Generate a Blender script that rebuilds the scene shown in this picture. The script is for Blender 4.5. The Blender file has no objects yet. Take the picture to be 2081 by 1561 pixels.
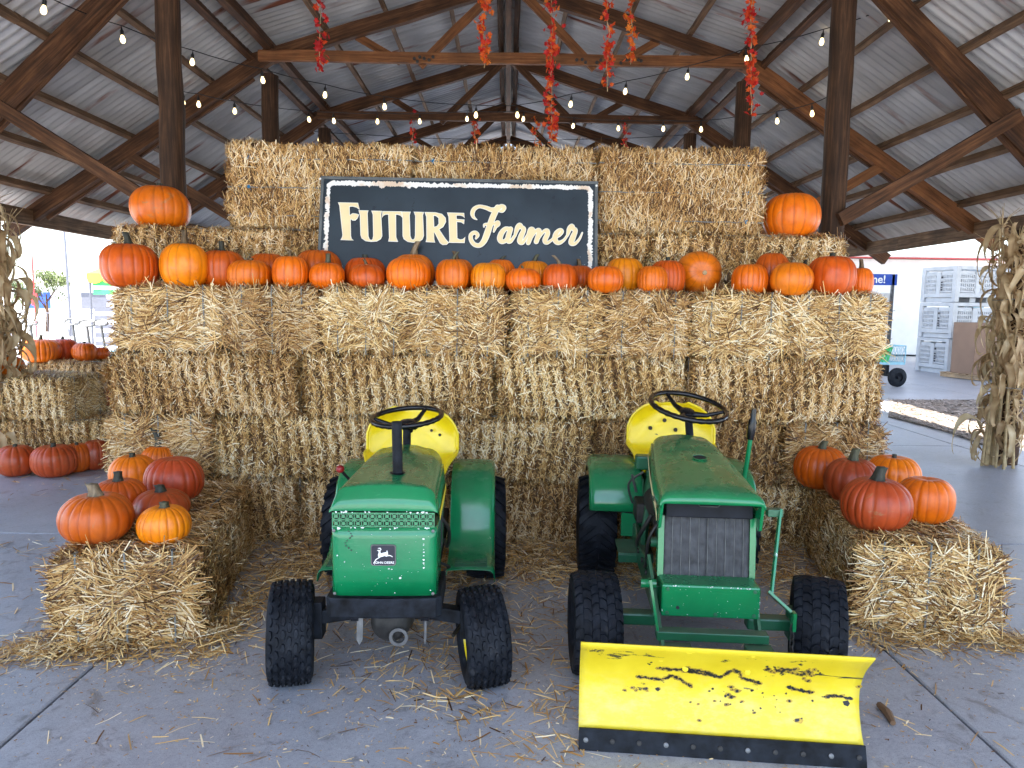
import bpy, math, random
import numpy as np
from mathutils import Vector, Matrix, noise as mnoise
R_ = math.radians
random.seed(7)
scene = bpy.context.scene
COL = scene.collection

# ------------------------------------------------------------------ camera
PW, PH, PF = 2081.0, 1561.0, 1450.0            # photograph size and focal length in its pixels
CAMZ = 1.5
pitch, yaw, roll = R_(-6.2), R_(-0.37), 0.013
fwd = Vector((-math.sin(yaw) * math.cos(pitch), math.cos(yaw) * math.cos(pitch), math.sin(pitch)))
rgt0 = Vector((math.cos(yaw), math.sin(yaw), 0)); up0 = rgt0.cross(fwd)
rgt = rgt0 * math.cos(roll) + up0 * math.sin(roll)
upv = up0 * math.cos(roll) - rgt0 * math.sin(roll)
CAM = Vector((0, 0, CAMZ))
cd = bpy.data.cameras.new('camera'); cam = bpy.data.objects.new('camera', cd); COL.objects.link(cam)
cd.sensor_width = 36.0; cd.lens = 36.0 * PF / PW; cd.clip_start = 0.05; cd.clip_end = 2000
M = Matrix((rgt, upv, -fwd)).transposed().to_4x4(); M.translation = CAM
cam.matrix_world = M
scene.camera = cam
def ray(px, py): return fwd + rgt * ((px - PW / 2) / PF) - upv * ((py - PH / 2) / PF)
def atY(px, py, y):
    r = ray(px, py); return CAM + r * (y / r.y)
def atZ(px, py, z):
    r = ray(px, py); return CAM + r * ((z - CAMZ) / r.z)

# ------------------------------------------------------------------ sky, sun, exposure
SUN_EL, SUN_AZ = R_(66), R_(-168)               # azimuth from +Y (the depth axis), negative = left
w = bpy.data.worlds.new('World'); scene.world = w; w.use_nodes = True
wn = w.node_tree.nodes; wl = w.node_tree.links; wn.clear()
wo = wn.new('ShaderNodeOutputWorld'); bg = wn.new('ShaderNodeBackground'); sk = wn.new('ShaderNodeTexSky')
sk.sky_type = 'NISHITA'; sk.sun_disc = False; sk.sun_elevation = SUN_EL; sk.sun_rotation = SUN_AZ
sk.air_density = 1.0; sk.dust_density = 1.5; sk.ozone_density = 1.0
bg.inputs['Strength'].default_value = 0.15
wl.new(sk.outputs[0], bg.inputs[0]); wl.new(bg.outputs[0], wo.inputs[0])
sd = bpy.data.lights.new('sun', 'SUN'); sd.energy = 5.0; sd.angle = R_(0.5); sd.color = (1, .95, .87)
so = bpy.data.objects.new('sun', sd); COL.objects.link(so)
sdir = Vector((math.sin(SUN_AZ) * math.cos(SUN_EL), math.cos(SUN_AZ) * math.cos(SUN_EL), math.sin(SUN_EL)))
so.rotation_euler = sdir.to_track_quat('Z', 'Y').to_euler(); so.location = (-20, 30, 40)
vs = scene.view_settings
vs.view_transform = 'Standard'; vs.look = 'None'; vs.gamma = 1.0; vs.exposure = 2.4; vs.use_curve_mapping = False
scene.render.engine = 'CYCLES'
scene.cycles.use_denoising = True
scene.cycles.max_bounces = 8; scene.cycles.diffuse_bounces = 5; scene.cycles.glossy_bounces = 3
scene.cycles.sample_clamp_indirect = 8.0

# ------------------------------------------------------------------ materials
def newmat(name):
    m = bpy.data.materials.new(name); m.use_nodes = True
    return m, m.node_tree.nodes, m.node_tree.links, m.node_tree.nodes['Principled BSDF']
def ramp(n, pts, interp='LINEAR'):
    r = n.new('ShaderNodeValToRGB'); r.color_ramp.interpolation = interp
    e = r.color_ramp.elements
    while len(e) < len(pts): e.new(.5)
    for k, (p, c) in enumerate(pts):
        e[k].position = p; e[k].color = (c[0], c[1], c[2], 1) if len(c) >= 3 else (c[0],) * 3 + (1,)
    return r
def noise_tex(n, l, scale, detail=4, rough=.55, src='Object', stretch=None, dist=0):
    tc = n.new('ShaderNodeTexCoord'); out = tc.outputs[src]
    if stretch:
        mp = n.new('ShaderNodeMapping'); mp.inputs['Scale'].default_value = stretch
        l.new(out, mp.inputs[0]); out = mp.outputs[0]
    t = n.new('ShaderNodeTexNoise'); t.inputs['Scale'].default_value = scale
    t.inputs['Detail'].default_value = detail; t.inputs['Roughness'].default_value = rough
    t.inputs['Distortion'].default_value = dist
    l.new(out, t.inputs['Vector']); return t
def mixc(n, l, fac, a, b, mode='MIX'):
    x = n.new('ShaderNodeMix'); x.data_type = 'RGBA'; x.blend_type = mode
    for s, v in ((0, fac), (6, a), (7, b)):
        if hasattr(v, 'links') or hasattr(v, 'is_linked'): l.new(v, x.inputs[s])
        elif isinstance(v, (int, float)): x.inputs[s].default_value = v
        else: x.inputs[s].default_value = (v[0], v[1], v[2], 1)
    return x.outputs[2]
def bump(n, l, b, h, strength=.3, dist=.01):
    x = n.new('ShaderNodeBump'); x.inputs['Strength'].default_value = strength; x.inputs['Distance'].default_value = dist
    l.new(h, x.inputs['Height']); l.new(x.outputs[0], b.inputs['Normal'])
def simple(name, col, rough=.5, metal=0, var=.25, scale=12, bmp=0, emis=None, spec=.5):
    m, n, l, b = newmat(name)
    t = noise_tex(n, l, scale)
    r = ramp(n, [(.3, [c * (1 - var) for c in col]), (.7, [min(1, c * (1 + var)) for c in col])])
    l.new(t.outputs[0], r.inputs[0]); l.new(r.outputs[0], b.inputs['Base Color'])
    b.inputs['Roughness'].default_value = rough; b.inputs['Metallic'].default_value = metal
    b.inputs['Specular IOR Level'].default_value = spec
    if bmp: bump(n, l, b, t.outputs[0], bmp)
    if emis:
        b.inputs['Emission Color'].default_value = (*emis[:3], 1); b.inputs['Emission Strength'].default_value = emis[3]
    return m
MAT = {}
def m_straw():
    m, n, l, b = newmat('straw')
    at = n.new('ShaderNodeAttribute'); at.attribute_name = 'hue'
    oi = n.new('ShaderNodeObjectInfo')
    r = ramp(n, [(0, (.07, .028, .008)), (.22, (.26, .125, .034)), (.48, (.56, .325, .105)), (.74, (.84, .61, .28)), (1, (.97, .88, .66))])
    l.new(at.outputs['Fac'], r.inputs[0])
    tint = ramp(n, [(0, (.72, .63, .52)), (.4, (.96, .90, .82)), (.75, (1, .98, .92)), (1, (1.05, 1.05, 1.0))])
    l.new(oi.outputs['Random'], tint.inputs[0])
    c = mixc(n, l, 1.0, r.outputs[0], tint.outputs[0], 'MULTIPLY')
    l.new(c, b.inputs['Base Color'])
    b.inputs['Roughness'].default_value = .5; b.inputs['Specular IOR Level'].default_value = .4
    return m
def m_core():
    m, n, l, b = newmat('shaded_packed_straw')
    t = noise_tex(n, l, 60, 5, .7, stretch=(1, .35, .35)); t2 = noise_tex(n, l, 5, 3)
    r = ramp(n, [(.3, (.05, .024, .008)), (.5, (.17, .088, .03)), (.7, (.38, .23, .09))])  # dark browns put the shade between the strands into the core colour
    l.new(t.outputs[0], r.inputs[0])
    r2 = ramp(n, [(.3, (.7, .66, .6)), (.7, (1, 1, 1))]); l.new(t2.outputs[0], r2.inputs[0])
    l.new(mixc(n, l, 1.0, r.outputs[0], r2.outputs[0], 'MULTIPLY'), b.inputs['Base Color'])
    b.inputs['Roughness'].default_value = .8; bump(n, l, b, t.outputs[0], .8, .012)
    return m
def m_wood(name, c0, c1, c2, rough=.75):
    m, n, l, b = newmat(name)
    oi = n.new('ShaderNodeObjectInfo')
    tc = n.new('ShaderNodeTexCoord'); mp = n.new('ShaderNodeMapping'); mp.inputs['Scale'].default_value = (1.2, 22, 22)
    l.new(tc.outputs['Object'], mp.inputs[0])
    cb = n.new('ShaderNodeVectorMath'); cb.operation = 'SCALE'; cb.inputs['Scale'].default_value = 40
    cx = n.new('ShaderNodeCombineXYZ')
    l.new(oi.outputs['Random'], cx.inputs[0]); l.new(oi.outputs['Random'], cx.inputs[1]); l.new(cx.outputs[0], cb.inputs[0])
    ad = n.new('ShaderNodeVectorMath'); ad.operation = 'ADD'; l.new(mp.outputs[0], ad.inputs[0]); l.new(cb.outputs[0], ad.inputs[1])
    t = n.new('ShaderNodeTexNoise'); t.inputs['Scale'].default_value = 2.2; t.inputs['Detail'].default_value = 7; t.inputs['Roughness'].default_value = .65
    l.new(ad.outputs[0], t.inputs[0])
    r = ramp(n, [(.28, c0), (.5, c1), (.75, c2)]); l.new(t.outputs[0], r.inputs[0])
    t2 = noise_tex(n, l, 3, 4); r2 = ramp(n, [(.3, (.55, .55, .55)), (.65, (1.15, 1.1, 1.05))]); l.new(t2.outputs[0], r2.inputs[0])
    l.new(mixc(n, l, 1.0, r.outputs[0], r2.outputs[0], 'MULTIPLY'), b.inputs['Base Color'])
    b.inputs['Roughness'].default_value = rough; b.inputs['Specular IOR Level'].default_value = .3
    bump(n, l, b, t.outputs[0], .5, .008)
    return m
def m_metalroof():
    m, n, l, b = newmat('galvanised_sheet')
    oi = n.new('ShaderNodeObjectInfo')
    tc = n.new('ShaderNodeTexCoord')
    cx = n.new('ShaderNodeCombineXYZ'); mu = n.new('ShaderNodeMath'); mu.operation = 'MULTIPLY'; mu.inputs[1].default_value = 37
    l.new(oi.outputs['Random'], mu.inputs[0]); l.new(mu.outputs[0], cx.inputs[0]); l.new(mu.outputs[0], cx.inputs[1])
    ad = n.new('ShaderNodeVectorMath'); ad.operation = 'ADD'; l.new(tc.outputs['Object'], ad.inputs[0]); l.new(cx.outputs[0], ad.inputs[1])
    mp = n.new('ShaderNodeMapping'); mp.inputs['Scale'].default_value = (1.0, 5, 1.0); l.new(ad.outputs[0], mp.inputs[0])
    t = n.new('ShaderNodeTexNoise'); t.inputs['Scale'].default_value = 1.6; t.inputs['Detail'].default_value = 6; l.new(mp.outputs[0], t.inputs[0])
    r = ramp(n, [(.25, (.40, .385, .37)), (.55, (.55, .535, .52)), (.8, (.66, .645, .63))]); l.new(t.outputs[0], r.inputs[0])
    mp2 = n.new('ShaderNodeMapping'); mp2.inputs['Scale'].default_value = (.7, 7, .7); mp2.inputs['Location'].default_value = (3, 9, 2); l.new(ad.outputs[0], mp2.inputs[0])
    t2 = n.new('ShaderNodeTexNoise'); t2.inputs['Scale'].default_value = 1.1; t2.inputs['Detail'].default_value = 5; l.new(mp2.outputs[0], t2.inputs[0])
    rr = ramp(n, [(.61, (0, 0, 0)), (.69, (1, 1, 1))]); l.new(t2.outputs[0], rr.inputs[0])
    tv = ramp(n, [(0, (.68, .67, .66)), (.5, (1, 1, 1)), (1, (1.12, 1.12, 1.10))]); l.new(oi.outputs['Random'], tv.inputs[0]); c = mixc(n, l, 1.0, r.outputs[0], tv.outputs[0], 'MULTIPLY')
    c = mixc(n, l, rr.outputs[0], c, (.22, .075, .04))
    l.new(c, b.inputs['Base Color']); b.inputs['Metallic'].default_value = .4; b.inputs['Roughness'].default_value = .36
    return m
def m_concrete(name, a, bcol):
    m, n, l, b = newmat(name)
    t = noise_tex(n, l, 1.3, 6, .6); t2 = noise_tex(n, l, 60, 3, .6); t3 = noise_tex(n, l, 7, 5, .7, dist=1.5)
    r = ramp(n, [(.3, a), (.7, bcol)]); l.new(t.outputs[0], r.inputs[0])
    r2 = ramp(n, [(.3, (.88, .88, .88)), (.7, (1.06, 1.06, 1.06))]); l.new(t2.outputs[0], r2.inputs[0])
    c = mixc(n, l, 1.0, r.outputs[0], r2.outputs[0], 'MULTIPLY')
    tg = noise_tex(n, l, 240, 2, .5); rg = ramp(n, [(.34, (.55, .54, .52)), (.40, (1, 1, 1)), (.66, (1, 1, 1)), (.70, (1.25, 1.25, 1.22))]); l.new(tg.outputs[0], rg.inputs[0]); c = mixc(n, l, .8, c, rg.outputs[0], 'MULTIPLY')
    tk = noise_tex(n, l, 2.2, 7, .75, dist=2.5); rk = ramp(n, [(.485, (1, 1, 1)), (.498, (.74, .73, .72)), (.502, (.74, .73, .72)), (.515, (1, 1, 1))]); l.new(tk.outputs[0], rk.inputs[0]); c = mixc(n, l, .5, c, rk.outputs[0], 'MULTIPLY')
    r3 = ramp(n, [(.30, (.55, .53, .50)), (.45, (.95, .95, .95)), (.62, (1, 1, 1)), (.72, (1.14, 1.14, 1.14))]); l.new(t3.outputs[0], r3.inputs[0])
    c = mixc(n, l, 1.0, c, r3.outputs[0], 'MULTIPLY')
    l.new(c, b.inputs['Base Color'])
    rr = ramp(n, [(.3, (.30,) * 3), (.7, (.48,) * 3)]); l.new(t3.outputs[0], rr.inputs[0]); l.new(rr.outputs[0], b.inputs['Roughness'])
    bump(n, l, b, t2.outputs[0], .12, .004)
    return m
def m_paint(name, col, chip, chipcol, rough=.3, dust=(.25, .2, .14), dustamt=.35, chipscale=9):
    """worn paint: fine chips and dust settled on upward faces"""
    m, n, l, b = newmat(name)
    t = noise_tex(n, l, chipscale, 9, .72, dist=.6); t2 = noise_tex(n, l, 4, 5, .6)
    v = ramp(n, [(.3, [c * .82 for c in col]), (.7, [min(1, c * 1.15) for c in col])]); l.new(t2.outputs[0], v.inputs[0])
    k = ramp(n, [(chip, (0, 0, 0)), (chip + .012, (1, 1, 1))]); l.new(t.outputs[0], k.inputs[0])
    c = mixc(n, l, k.outputs[0], v.outputs[0], chipcol)
    g = n.new('ShaderNodeNewGeometry'); sx = n.new('ShaderNodeSeparateXYZ'); l.new(g.outputs['Normal'], sx.inputs[0])
    mr = n.new('ShaderNodeMapRange'); mr.inputs[1].default_value = .55; mr.inputs[2].default_value = 1.0; mr.inputs[4].default_value = dustamt
    l.new(sx.outputs[2], mr.inputs[0])
    t4 = noise_tex(n, l, 14, 6, .7); mm = n.new('ShaderNodeMath'); mm.operation = 'MULTIPLY'
    l.new(mr.outputs[0], mm.inputs[0]); l.new(t4.outputs[0], mm.inputs[1])
    c = mixc(n, l, mm.outputs[0], c, dust)
    ts = noise_tex(n, l, 16, 6, .8, stretch=(.6, 2.2, 7), dist=.4); ks = ramp(n, [(.60, (0, 0, 0)), (.66, (.30, .30, .30))]); l.new(ts.outputs[0], ks.inputs[0])
    c = mixc(n, l, ks.outputs[0], c, [min(1, x * 1.5 + .05) for x in col])
    td = noise_tex(n, l, 2.5, 4, .6); kd = ramp(n, [(.45, (0, 0, 0)), (.7, (.30, .30, .30))]); l.new(td.outputs[0], kd.inputs[0]); c = mixc(n, l, kd.outputs[0], c, [x * .55 + .012 for x in col])
    l.new(c, b.inputs['Base Color'])
    ro = n.new('ShaderNodeMath'); ro.operation = 'MULTIPLY_ADD'; ro.inputs[1].default_value = .5; ro.inputs[2].default_value = rough
    r5 = n.new('ShaderNodeMath'); r5.operation = 'MULTIPLY_ADD'; r5.inputs[1].default_value = .16; l.new(t4.outputs[0], r5.inputs[0]); l.new(mm.outputs[0], ro.inputs[0]); l.new(ro.outputs[0], r5.inputs[2]); l.new(r5.outputs[0], b.inputs['Roughness']); bump(n, l, b, t2.outputs[0], .10, .02)
    b.inputs['Coat Weight'].default_value = .35; b.inputs['Coat Roughness'].default_value = .12
    return m
def m_pumpkin():
    m, n, l, b = newmat('pumpkin_skin')
    oi = n.new('ShaderNodeObjectInfo')
    at = n.new('ShaderNodeAttribute'); at.attribute_name = 'rib'
    base = oi.outputs['Color']
    t = noise_tex(n, l, 9, 5, .6); t2 = noise_tex(n, l, 40, 4, .6, stretch=(1, 1, .15)); t3 = noise_tex(n, l, 3.2, 4, .6)
    v = ramp(n, [(.3, (.84, .72, .65)), (.7, (1.08, 1.12, 1.1))]); l.new(t.outputs[0], v.inputs[0])
    c = mixc(n, l, 1.0, base, v.outputs[0], 'MULTIPLY')
    v2 = ramp(n, [(.35, (.85, .78, .7)), (.6, (1.05, 1.05, 1.05))]); l.new(t2.outputs[0], v2.inputs[0])
    c = mixc(n, l, .7, c, v2.outputs[0], 'MULTIPLY')
    # rib furrows are a redder, browner skin
    c = mixc(n, l, at.outputs['Fac'], c, (.20, .035, .006))
    # dry bloom and scuffs
    k = ramp(n, [(.56, (0, 0, 0)), (.75, (.28, .28, .28))]); l.new(t3.outputs[0], k.inputs[0])
    c = mixc(n, l, k.outputs[0], c, (.42, .17, .10))
    l.new(c, b.inputs['Base Color'])
    t6 = noise_tex(n, l, 6, 7, .75, dist=1.2); k6 = ramp(n, [(.60, (0, 0, 0)), (.66, (.5, .5, .5))]); l.new(t6.outputs[0], k6.inputs[0]); c = mixc(n, l, k6.outputs[0], c, (.34, .20, .09)); l.new(c, b.inputs['Base Color'])
    r6 = ramp(n, [(.3, (.28,) * 3), (.7, (.52,) * 3)]); l.new(t3.outputs[0], r6.inputs[0]); l.new(r6.outputs[0], b.inputs['Roughness']); b.inputs['Specular IOR Level'].default_value = .42
    bump(n, l, b, t2.outputs[0], .12, .004)
    return m
def m_stem():
    m, n, l, b = newmat('pumpkin_stem')
    oi = n.new('ShaderNodeObjectInfo'); t = noise_tex(n, l, 60, 4, .6, stretch=(1, 1, .2))
    r = ramp(n, [(.3, (.35, .35, .35)), (.7, (1.5, 1.5, 1.4))]); l.new(t.outputs[0], r.inputs[0])
    l.new(mixc(n, l, 1.0, oi.outputs['Color'], r.outputs[0], 'MULTIPLY'), b.inputs['Base Color'])
    b.inputs['Roughness'].default_value = .7; bump(n, l, b, t.outputs[0], .5, .004)
    return m
def m_rubber():
    m, n, l, b = newmat('tyre_rubber')
    t = noise_tex(n, l, 18, 6, .65)
    r = ramp(n, [(.38, (.005, .006, .0085)), (.58, (.012, .0145, .020)), (.78, (.045, .045, .048))]); l.new(t.outputs[0], r.inputs[0])
    l.new(r.outputs[0], b.inputs['Base Color']); b.inputs['Roughness'].default_value = .6; b.inputs['Specular IOR Level'].default_value = .16; bump(n, l, b, t.outputs[0], .2, .004)
    return m
def m_leaf(name, ramp_pts, trans=.25, rough=.6):
    m, n, l, b = newmat(name)
    at = n.new('ShaderNodeAttribute'); at.attribute_name = 'hue'; oi = n.new('ShaderNodeObjectInfo')
    s = n.new('ShaderNodeMath'); s.operation = 'ADD'; l.new(at.outputs['Fac'], s.inputs[0])
    q = n.new('ShaderNodeMath'); q.operation = 'MULTIPLY'; q.inputs[1].default_value = .5; l.new(oi.outputs['Random'], q.inputs[0]); l.new(q.outputs[0], s.inputs[1])
    r = ramp(n, ramp_pts); l.new(s.outputs[0], r.inputs[0]); l.new(r.outputs[0], b.inputs['Base Color'])
    b.inputs['Roughness'].default_value = rough
    tr = n.new('ShaderNodeBsdfTranslucent'); l.new(r.outputs[0], tr.inputs[0]); mx = n.new('ShaderNodeMixShader'); mx.inputs[0].default_value = trans
    l.new(b.outputs[0], mx.inputs[1]); l.new(tr.outputs[0], mx.inputs[2]); l.new(mx.outputs[0], n['Material Output'].inputs[0])
    return m
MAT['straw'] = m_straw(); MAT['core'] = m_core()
MAT['wood'] = m_wood('barn_timber', (.020, .009, .004), (.085, .036, .014), (.19, .090, .038))
MAT['wood_warm'] = m_wood('orange_brown_timber', (.06, .022, .008), (.19, .075, .026), (.30, .14, .055))
MAT['wood_grey'] = m_wood('weathered_timber', (.06, .034, .018), (.16, .090, .047), (.30, .19, .11))
MAT['pole'] = m_wood('pole_timber', (.014, .007, .004), (.05, .024, .011), (.13, .065, .03))
MAT['roof'] = m_metalroof()
MAT['concrete'] = m_concrete('smooth_concrete', (.315, .322, .350), (.405, .415, .450))
MAT['green'] = m_paint('green_paint', (.004, .185, .062), .68, (.55, .6, .55), .13, (.09, .075, .04), .30)
MAT['green_dk'] = m_paint('dull_green_paint', (.008, .11, .045), .7, (.3, .32, .3), .42, (.12, .10, .07), .9)
MAT['yellow'] = m_paint('yellow_paint', (.88, .66, .004), .70, (.03, .025, .02), .28, (.5, .42, .2), .15)
MAT['black'] = simple('black_paint', (.008, .009, .013), .5, 0, .5, 14, spec=.15)
MAT['gloss_black'] = simple('black_plastic', (.004, .004, .005), .25, 0, .3, 20, spec=.4)
MAT['blackmetal'] = simple('scuffed_black_steel', (.008, .010, .014), .6, .0, .9, 22, spec=.18)
MAT['rubber'] = m_rubber()
MAT['grease'] = simple('greasy_iron', (.03, .028, .026), .6, .4, .6, 20)
MAT['steel'] = simple('dull_steel', (.15, .15, .15), .5, .7, .3, 20)
MAT['redball'] = simple('red_knob_plastic', (.30, .012, .015), .35)
MAT['pumpkin'] = m_pumpkin(); MAT['stem'] = m_stem()
MAT['twine'] = simple('grey_twine', (.20, .20, .18), .8, 0, .3, 60)
MAT['bluetwine'] = simple('blue_twine', (.03, .22, .42), .7, 0, .3, 60)
MAT['plastic'] = simple('grey_white_plastic', (.46, .47, .48), .5, 0, .12, 4)
MAT['cardboard'] = simple('brown_cardboard', (.24, .15, .10), .85, 0, .08, 3)
MAT['pallet'] = m_wood('pallet_wood', (.20, .13, .08), (.40, .28, .17), (.55, .42, .28))
MAT['wire'] = simple('black_cable', (.012, .012, .012), .5)
MAT['bulb'] = simple('lit_bulb', (.9, .8, .6), .3, emis=(1, .74, .34, 1.1))
MAT['husk'] = m_leaf('dry_corn_leaf', [(0, (.16, .09, .04)), (.4, (.36, .23, .11)), (.8, (.55, .40, .22)), (1.0, (.66, .53, .33))])
MAT['cane'] = simple('corn_cane', (.42, .31, .16), .65, 0, .4, 15)
MAT['redleaf'] = m_leaf('autumn_leaf', [(0, (.35, .006, .012)), (.45, (.62, .02, .012)), (.8, (.75, .13, .015)), (1.2, (.8, .24, .02))], .3)
MAT['cream'] = simple('cream_print', (.80, .66, .36), .5, 0, .04, 8)
MAT['white'] = simple('white_print', (.82, .81, .77), .5, 0, .05, 8)
MAT['signdark'] = simple('sign_shadow_print', (.006, .008, .012), .5)
MAT['galv'] = simple('dull_galvanised_tube', (.10, .105, .13), .5, .2, .1, 10)
MAT['whitewall'] = simple('white_wall_paint', (.74, .73, .70), .7, 0, .06, 2)
MAT['blue'] = simple('blue_sign_paint', (.012, .06, .36), .4)
MAT['bright_green'] = simple('green_plastic', (.03, .42, .10), .45, 0, .15, 5)
MAT['yellow_cloth'] = simple('yellow_canvas', (.80, .62, .03), .7, 0, .1, 4)
MAT['red'] = simple('red_paint', (.45, .03, .03), .5)
MAT['teal'] = simple('pale_blue_steel', (.22, .42, .50), .5, 0, .15, 8)

# ------------------------------------------------------------------ mesh helpers
class MB:
    def __init__(s): s.v = []; s.f = []
    def add(s, vs, fs):
        o = len(s.v); s.v += [tuple(x) for x in vs]; s.f += [tuple(i + o for i in f) for f in fs]; return s
    def box(s, c, size, rot=None, taper=1.0):
        hx, hy, hz = [x / 2 for x in size]; c = Vector(c); vs = []
        for z in (-hz, hz):
            k = taper if z > 0 else 1
            for x, y in ((-hx, -hy), (hx, -hy), (hx, hy), (-hx, hy)):
                p = Vector((x * k, y * k, z)); vs.append((rot @ p if rot else p) + c)
        return s.add(vs, [(3, 2, 1, 0), (4, 5, 6, 7), (0, 1, 5, 4), (1, 2, 6, 5), (2, 3, 7, 6), (3, 0, 4, 7)])
    def tube(s, pts, r, n=8, caps=True):
        pts = [Vector(p) for p in pts]
        rs = r if isinstance(r, (list, tuple)) else [r] * len(pts)
        vs = []; fs = []; prev = None
        for i, p in enumerate(pts):
            t = (pts[min(i + 1, len(pts) - 1)] - pts[max(i - 1, 0)]).normalized()
            if prev is None: a = t.orthogonal().normalized()
            else:
                a = prev - t * prev.dot(t); a = a.normalized() if a.length > 1e-6 else t.orthogonal().normalized()
            prev = a; b = t.cross(a)
            for k in range(n):
                g = 2 * math.pi * k / n; vs.append(p + (a * math.cos(g) + b * math.sin(g)) * rs[i])
        for i in range(len(pts) - 1):
            for k in range(n):
                k2 = (k + 1) % n; fs.append((i * n + k, i * n + k2, (i + 1) * n + k2, (i + 1) * n + k))
        if caps: fs.append(tuple(range(n - 1, -1, -1))); fs.append(tuple((len(pts) - 1) * n + k for k in range(n)))
        return s.add(vs, fs)
    def lathe(s, prof, n=32, axis='x', c=(0, 0, 0)):
        """prof: (offset along axis, radius)"""
        vs = []; fs = []; c = Vector(c); m_ = len(prof)
        for k in range(n):
            g = 2 * math.pi * k / n
            for a, r in prof:
                p = {'x': (a, r * math.cos(g), r * math.sin(g)), 'y': (r * math.cos(g), a, r * math.sin(g)), 'z': (r * math.cos(g), r * math.sin(g), a)}[axis]
                vs.append(Vector(p) + c)
        for k in range(n):
            k2 = (k + 1) % n
            for i in range(m_ - 1): fs.append((k * m_ + i, k * m_ + i + 1, k2 * m_ + i + 1, k2 * m_ + i))
        return s.add(vs, fs)
    def grid(s, rows):
        nr, nc = len(rows), len(rows[0])
        return s.add([p for r in rows for p in r], [(i * nc + j, i * nc + j + 1, (i + 1) * nc + j + 1, (i + 1) * nc + j) for i in range(nr - 1) for j in range(nc - 1)])
    def prism(s, poly, d):
        """poly: list of Vector (planar), d: extrusion Vector"""
        poly = [Vector(p) for p in poly]; n = len(poly); d = Vector(d)
        return s.add(poly + [p + d for p in poly], [tuple(range(n - 1, -1, -1)), tuple(range(n, 2 * n))] + [(i, (i + 1) % n, (i + 1) % n + n, i + n) for i in range(n)])
    def build(s, name, mat, parent=None, smooth=False, bevel=0, solid=0, loc=None, rot=None, sub=0):
        me = bpy.data.meshes.new(name); me.from_pydata([tuple(x) for x in s.v], [], s.f); me.update()
        o = link(name, me, mat, parent, smooth)
        if loc is not None: o.location = loc
        if rot is not None: o.rotation_euler = rot
        if solid:
            q = o.modifiers.new('solid', 'SOLIDIFY'); q.thickness = solid; q.offset = 0
        if sub:
            q = o.modifiers.new('sub', 'SUBSURF'); q.levels = sub; q.render_levels = sub
        if bevel:
            q = o.modifiers.new('bevel', 'BEVEL'); q.width = bevel; q.segments = 2; q.limit_method = 'ANGLE'; q.angle_limit = R_(40)
            if smooth: me.set_sharp_from_angle(angle=R_(50))
        elif smooth: me.set_sharp_from_angle(angle=R_(55))
        return o
def link(name, me, mat, parent=None, smooth=False):
    if mat is not None and len(me.materials) == 0: me.materials.append(MAT[mat] if isinstance(mat, str) else mat)
    if smooth: me.polygons.foreach_set('use_smooth', [True] * len(me.polygons))
    o = bpy.data.objects.new(name, me); COL.objects.link(o)
    if parent is not None: o.parent = parent
    return o
def tag(o, label=None, cat=None, group=None, kind=None):
    if label: o['label'] = label
    if cat: o['category'] = cat
    if group: o['group'] = group
    if kind: o['kind'] = kind
    return o
def empty(name, loc=(0, 0, 0), rz=0, label=None, cat=None, group=None):
    o = bpy.data.objects.new(name, None); COL.objects.link(o); o.location = loc; o.rotation_euler = (0, 0, rz); o.empty_display_size = .2
    return tag(o, label, cat, group)
def copy_tree(o, parent=None):
    c = o.copy(); COL.objects.link(c); c.parent = parent
    for ch in list(o.children): copy_tree(ch, c)
    return c
def npmesh(name, verts, quads, hue=None):
    me = bpy.data.meshes.new(name)
    nv, nf = len(verts), len(quads); k = quads.shape[1]
    me.vertices.add(nv); me.vertices.foreach_set('co', verts.astype(np.float32).ravel())
    me.loops.add(nf * k); me.loops.foreach_set('vertex_index', quads.astype(np.int32).ravel())
    me.polygons.add(nf); me.polygons.foreach_set('loop_start', np.arange(0, nf * k, k, dtype=np.int32))
    try: me.polygons.foreach_set('loop_total', np.full(nf, k, dtype=np.int32))
    except Exception: pass
    me.update(calc_edges=True); me.validate()
    if hue is not None:
        a = me.attributes.new('hue', 'FLOAT', 'POINT'); a.data.foreach_set('value', hue.astype(np.float32))
    return me
def nrm(a): return a / np.maximum(np.linalg.norm(a, axis=1, keepdims=True), 1e-9)
def strand_arrays(pos, nor, tan, length, width, lift, curl, rng, hue):
    """flat bent straws: six points, two quads each"""
    N = len(pos)
    d = nrm(tan * np.cos(lift)[:, None] + nor * np.sin(lift)[:, None])
    rnd = nrm(rng.normal(size=(N, 3))); sid = nrm(np.cross(d, nor + .5 * rnd)); out = nrm(np.cross(sid, d))
    out = np.where((out * nor).sum(1, keepdims=True) < 0, -out, out)
    V = np.zeros((N, 6, 3))
    for k, t in enumerate((-.5, 0, .5)):
        p = pos + d * (t * length)[:, None] + out * (-(2 * t) ** 2 * curl * length)[:, None] + out * (curl * length * .5)[:, None]
        hw = width * (.5 if k == 1 else .38)
        V[:, 2 * k] = p - sid * hw[:, None]; V[:, 2 * k + 1] = p + sid * hw[:, None]
    b = (np.arange(N) * 6)[:, None]
    Q = np.stack([b + np.array([0, 1, 3, 2]), b + np.array([2, 3, 5, 4])], 1).reshape(-1, 4)
    return V.reshape(-1, 3), Q, np.repeat(hue, 6)
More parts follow.
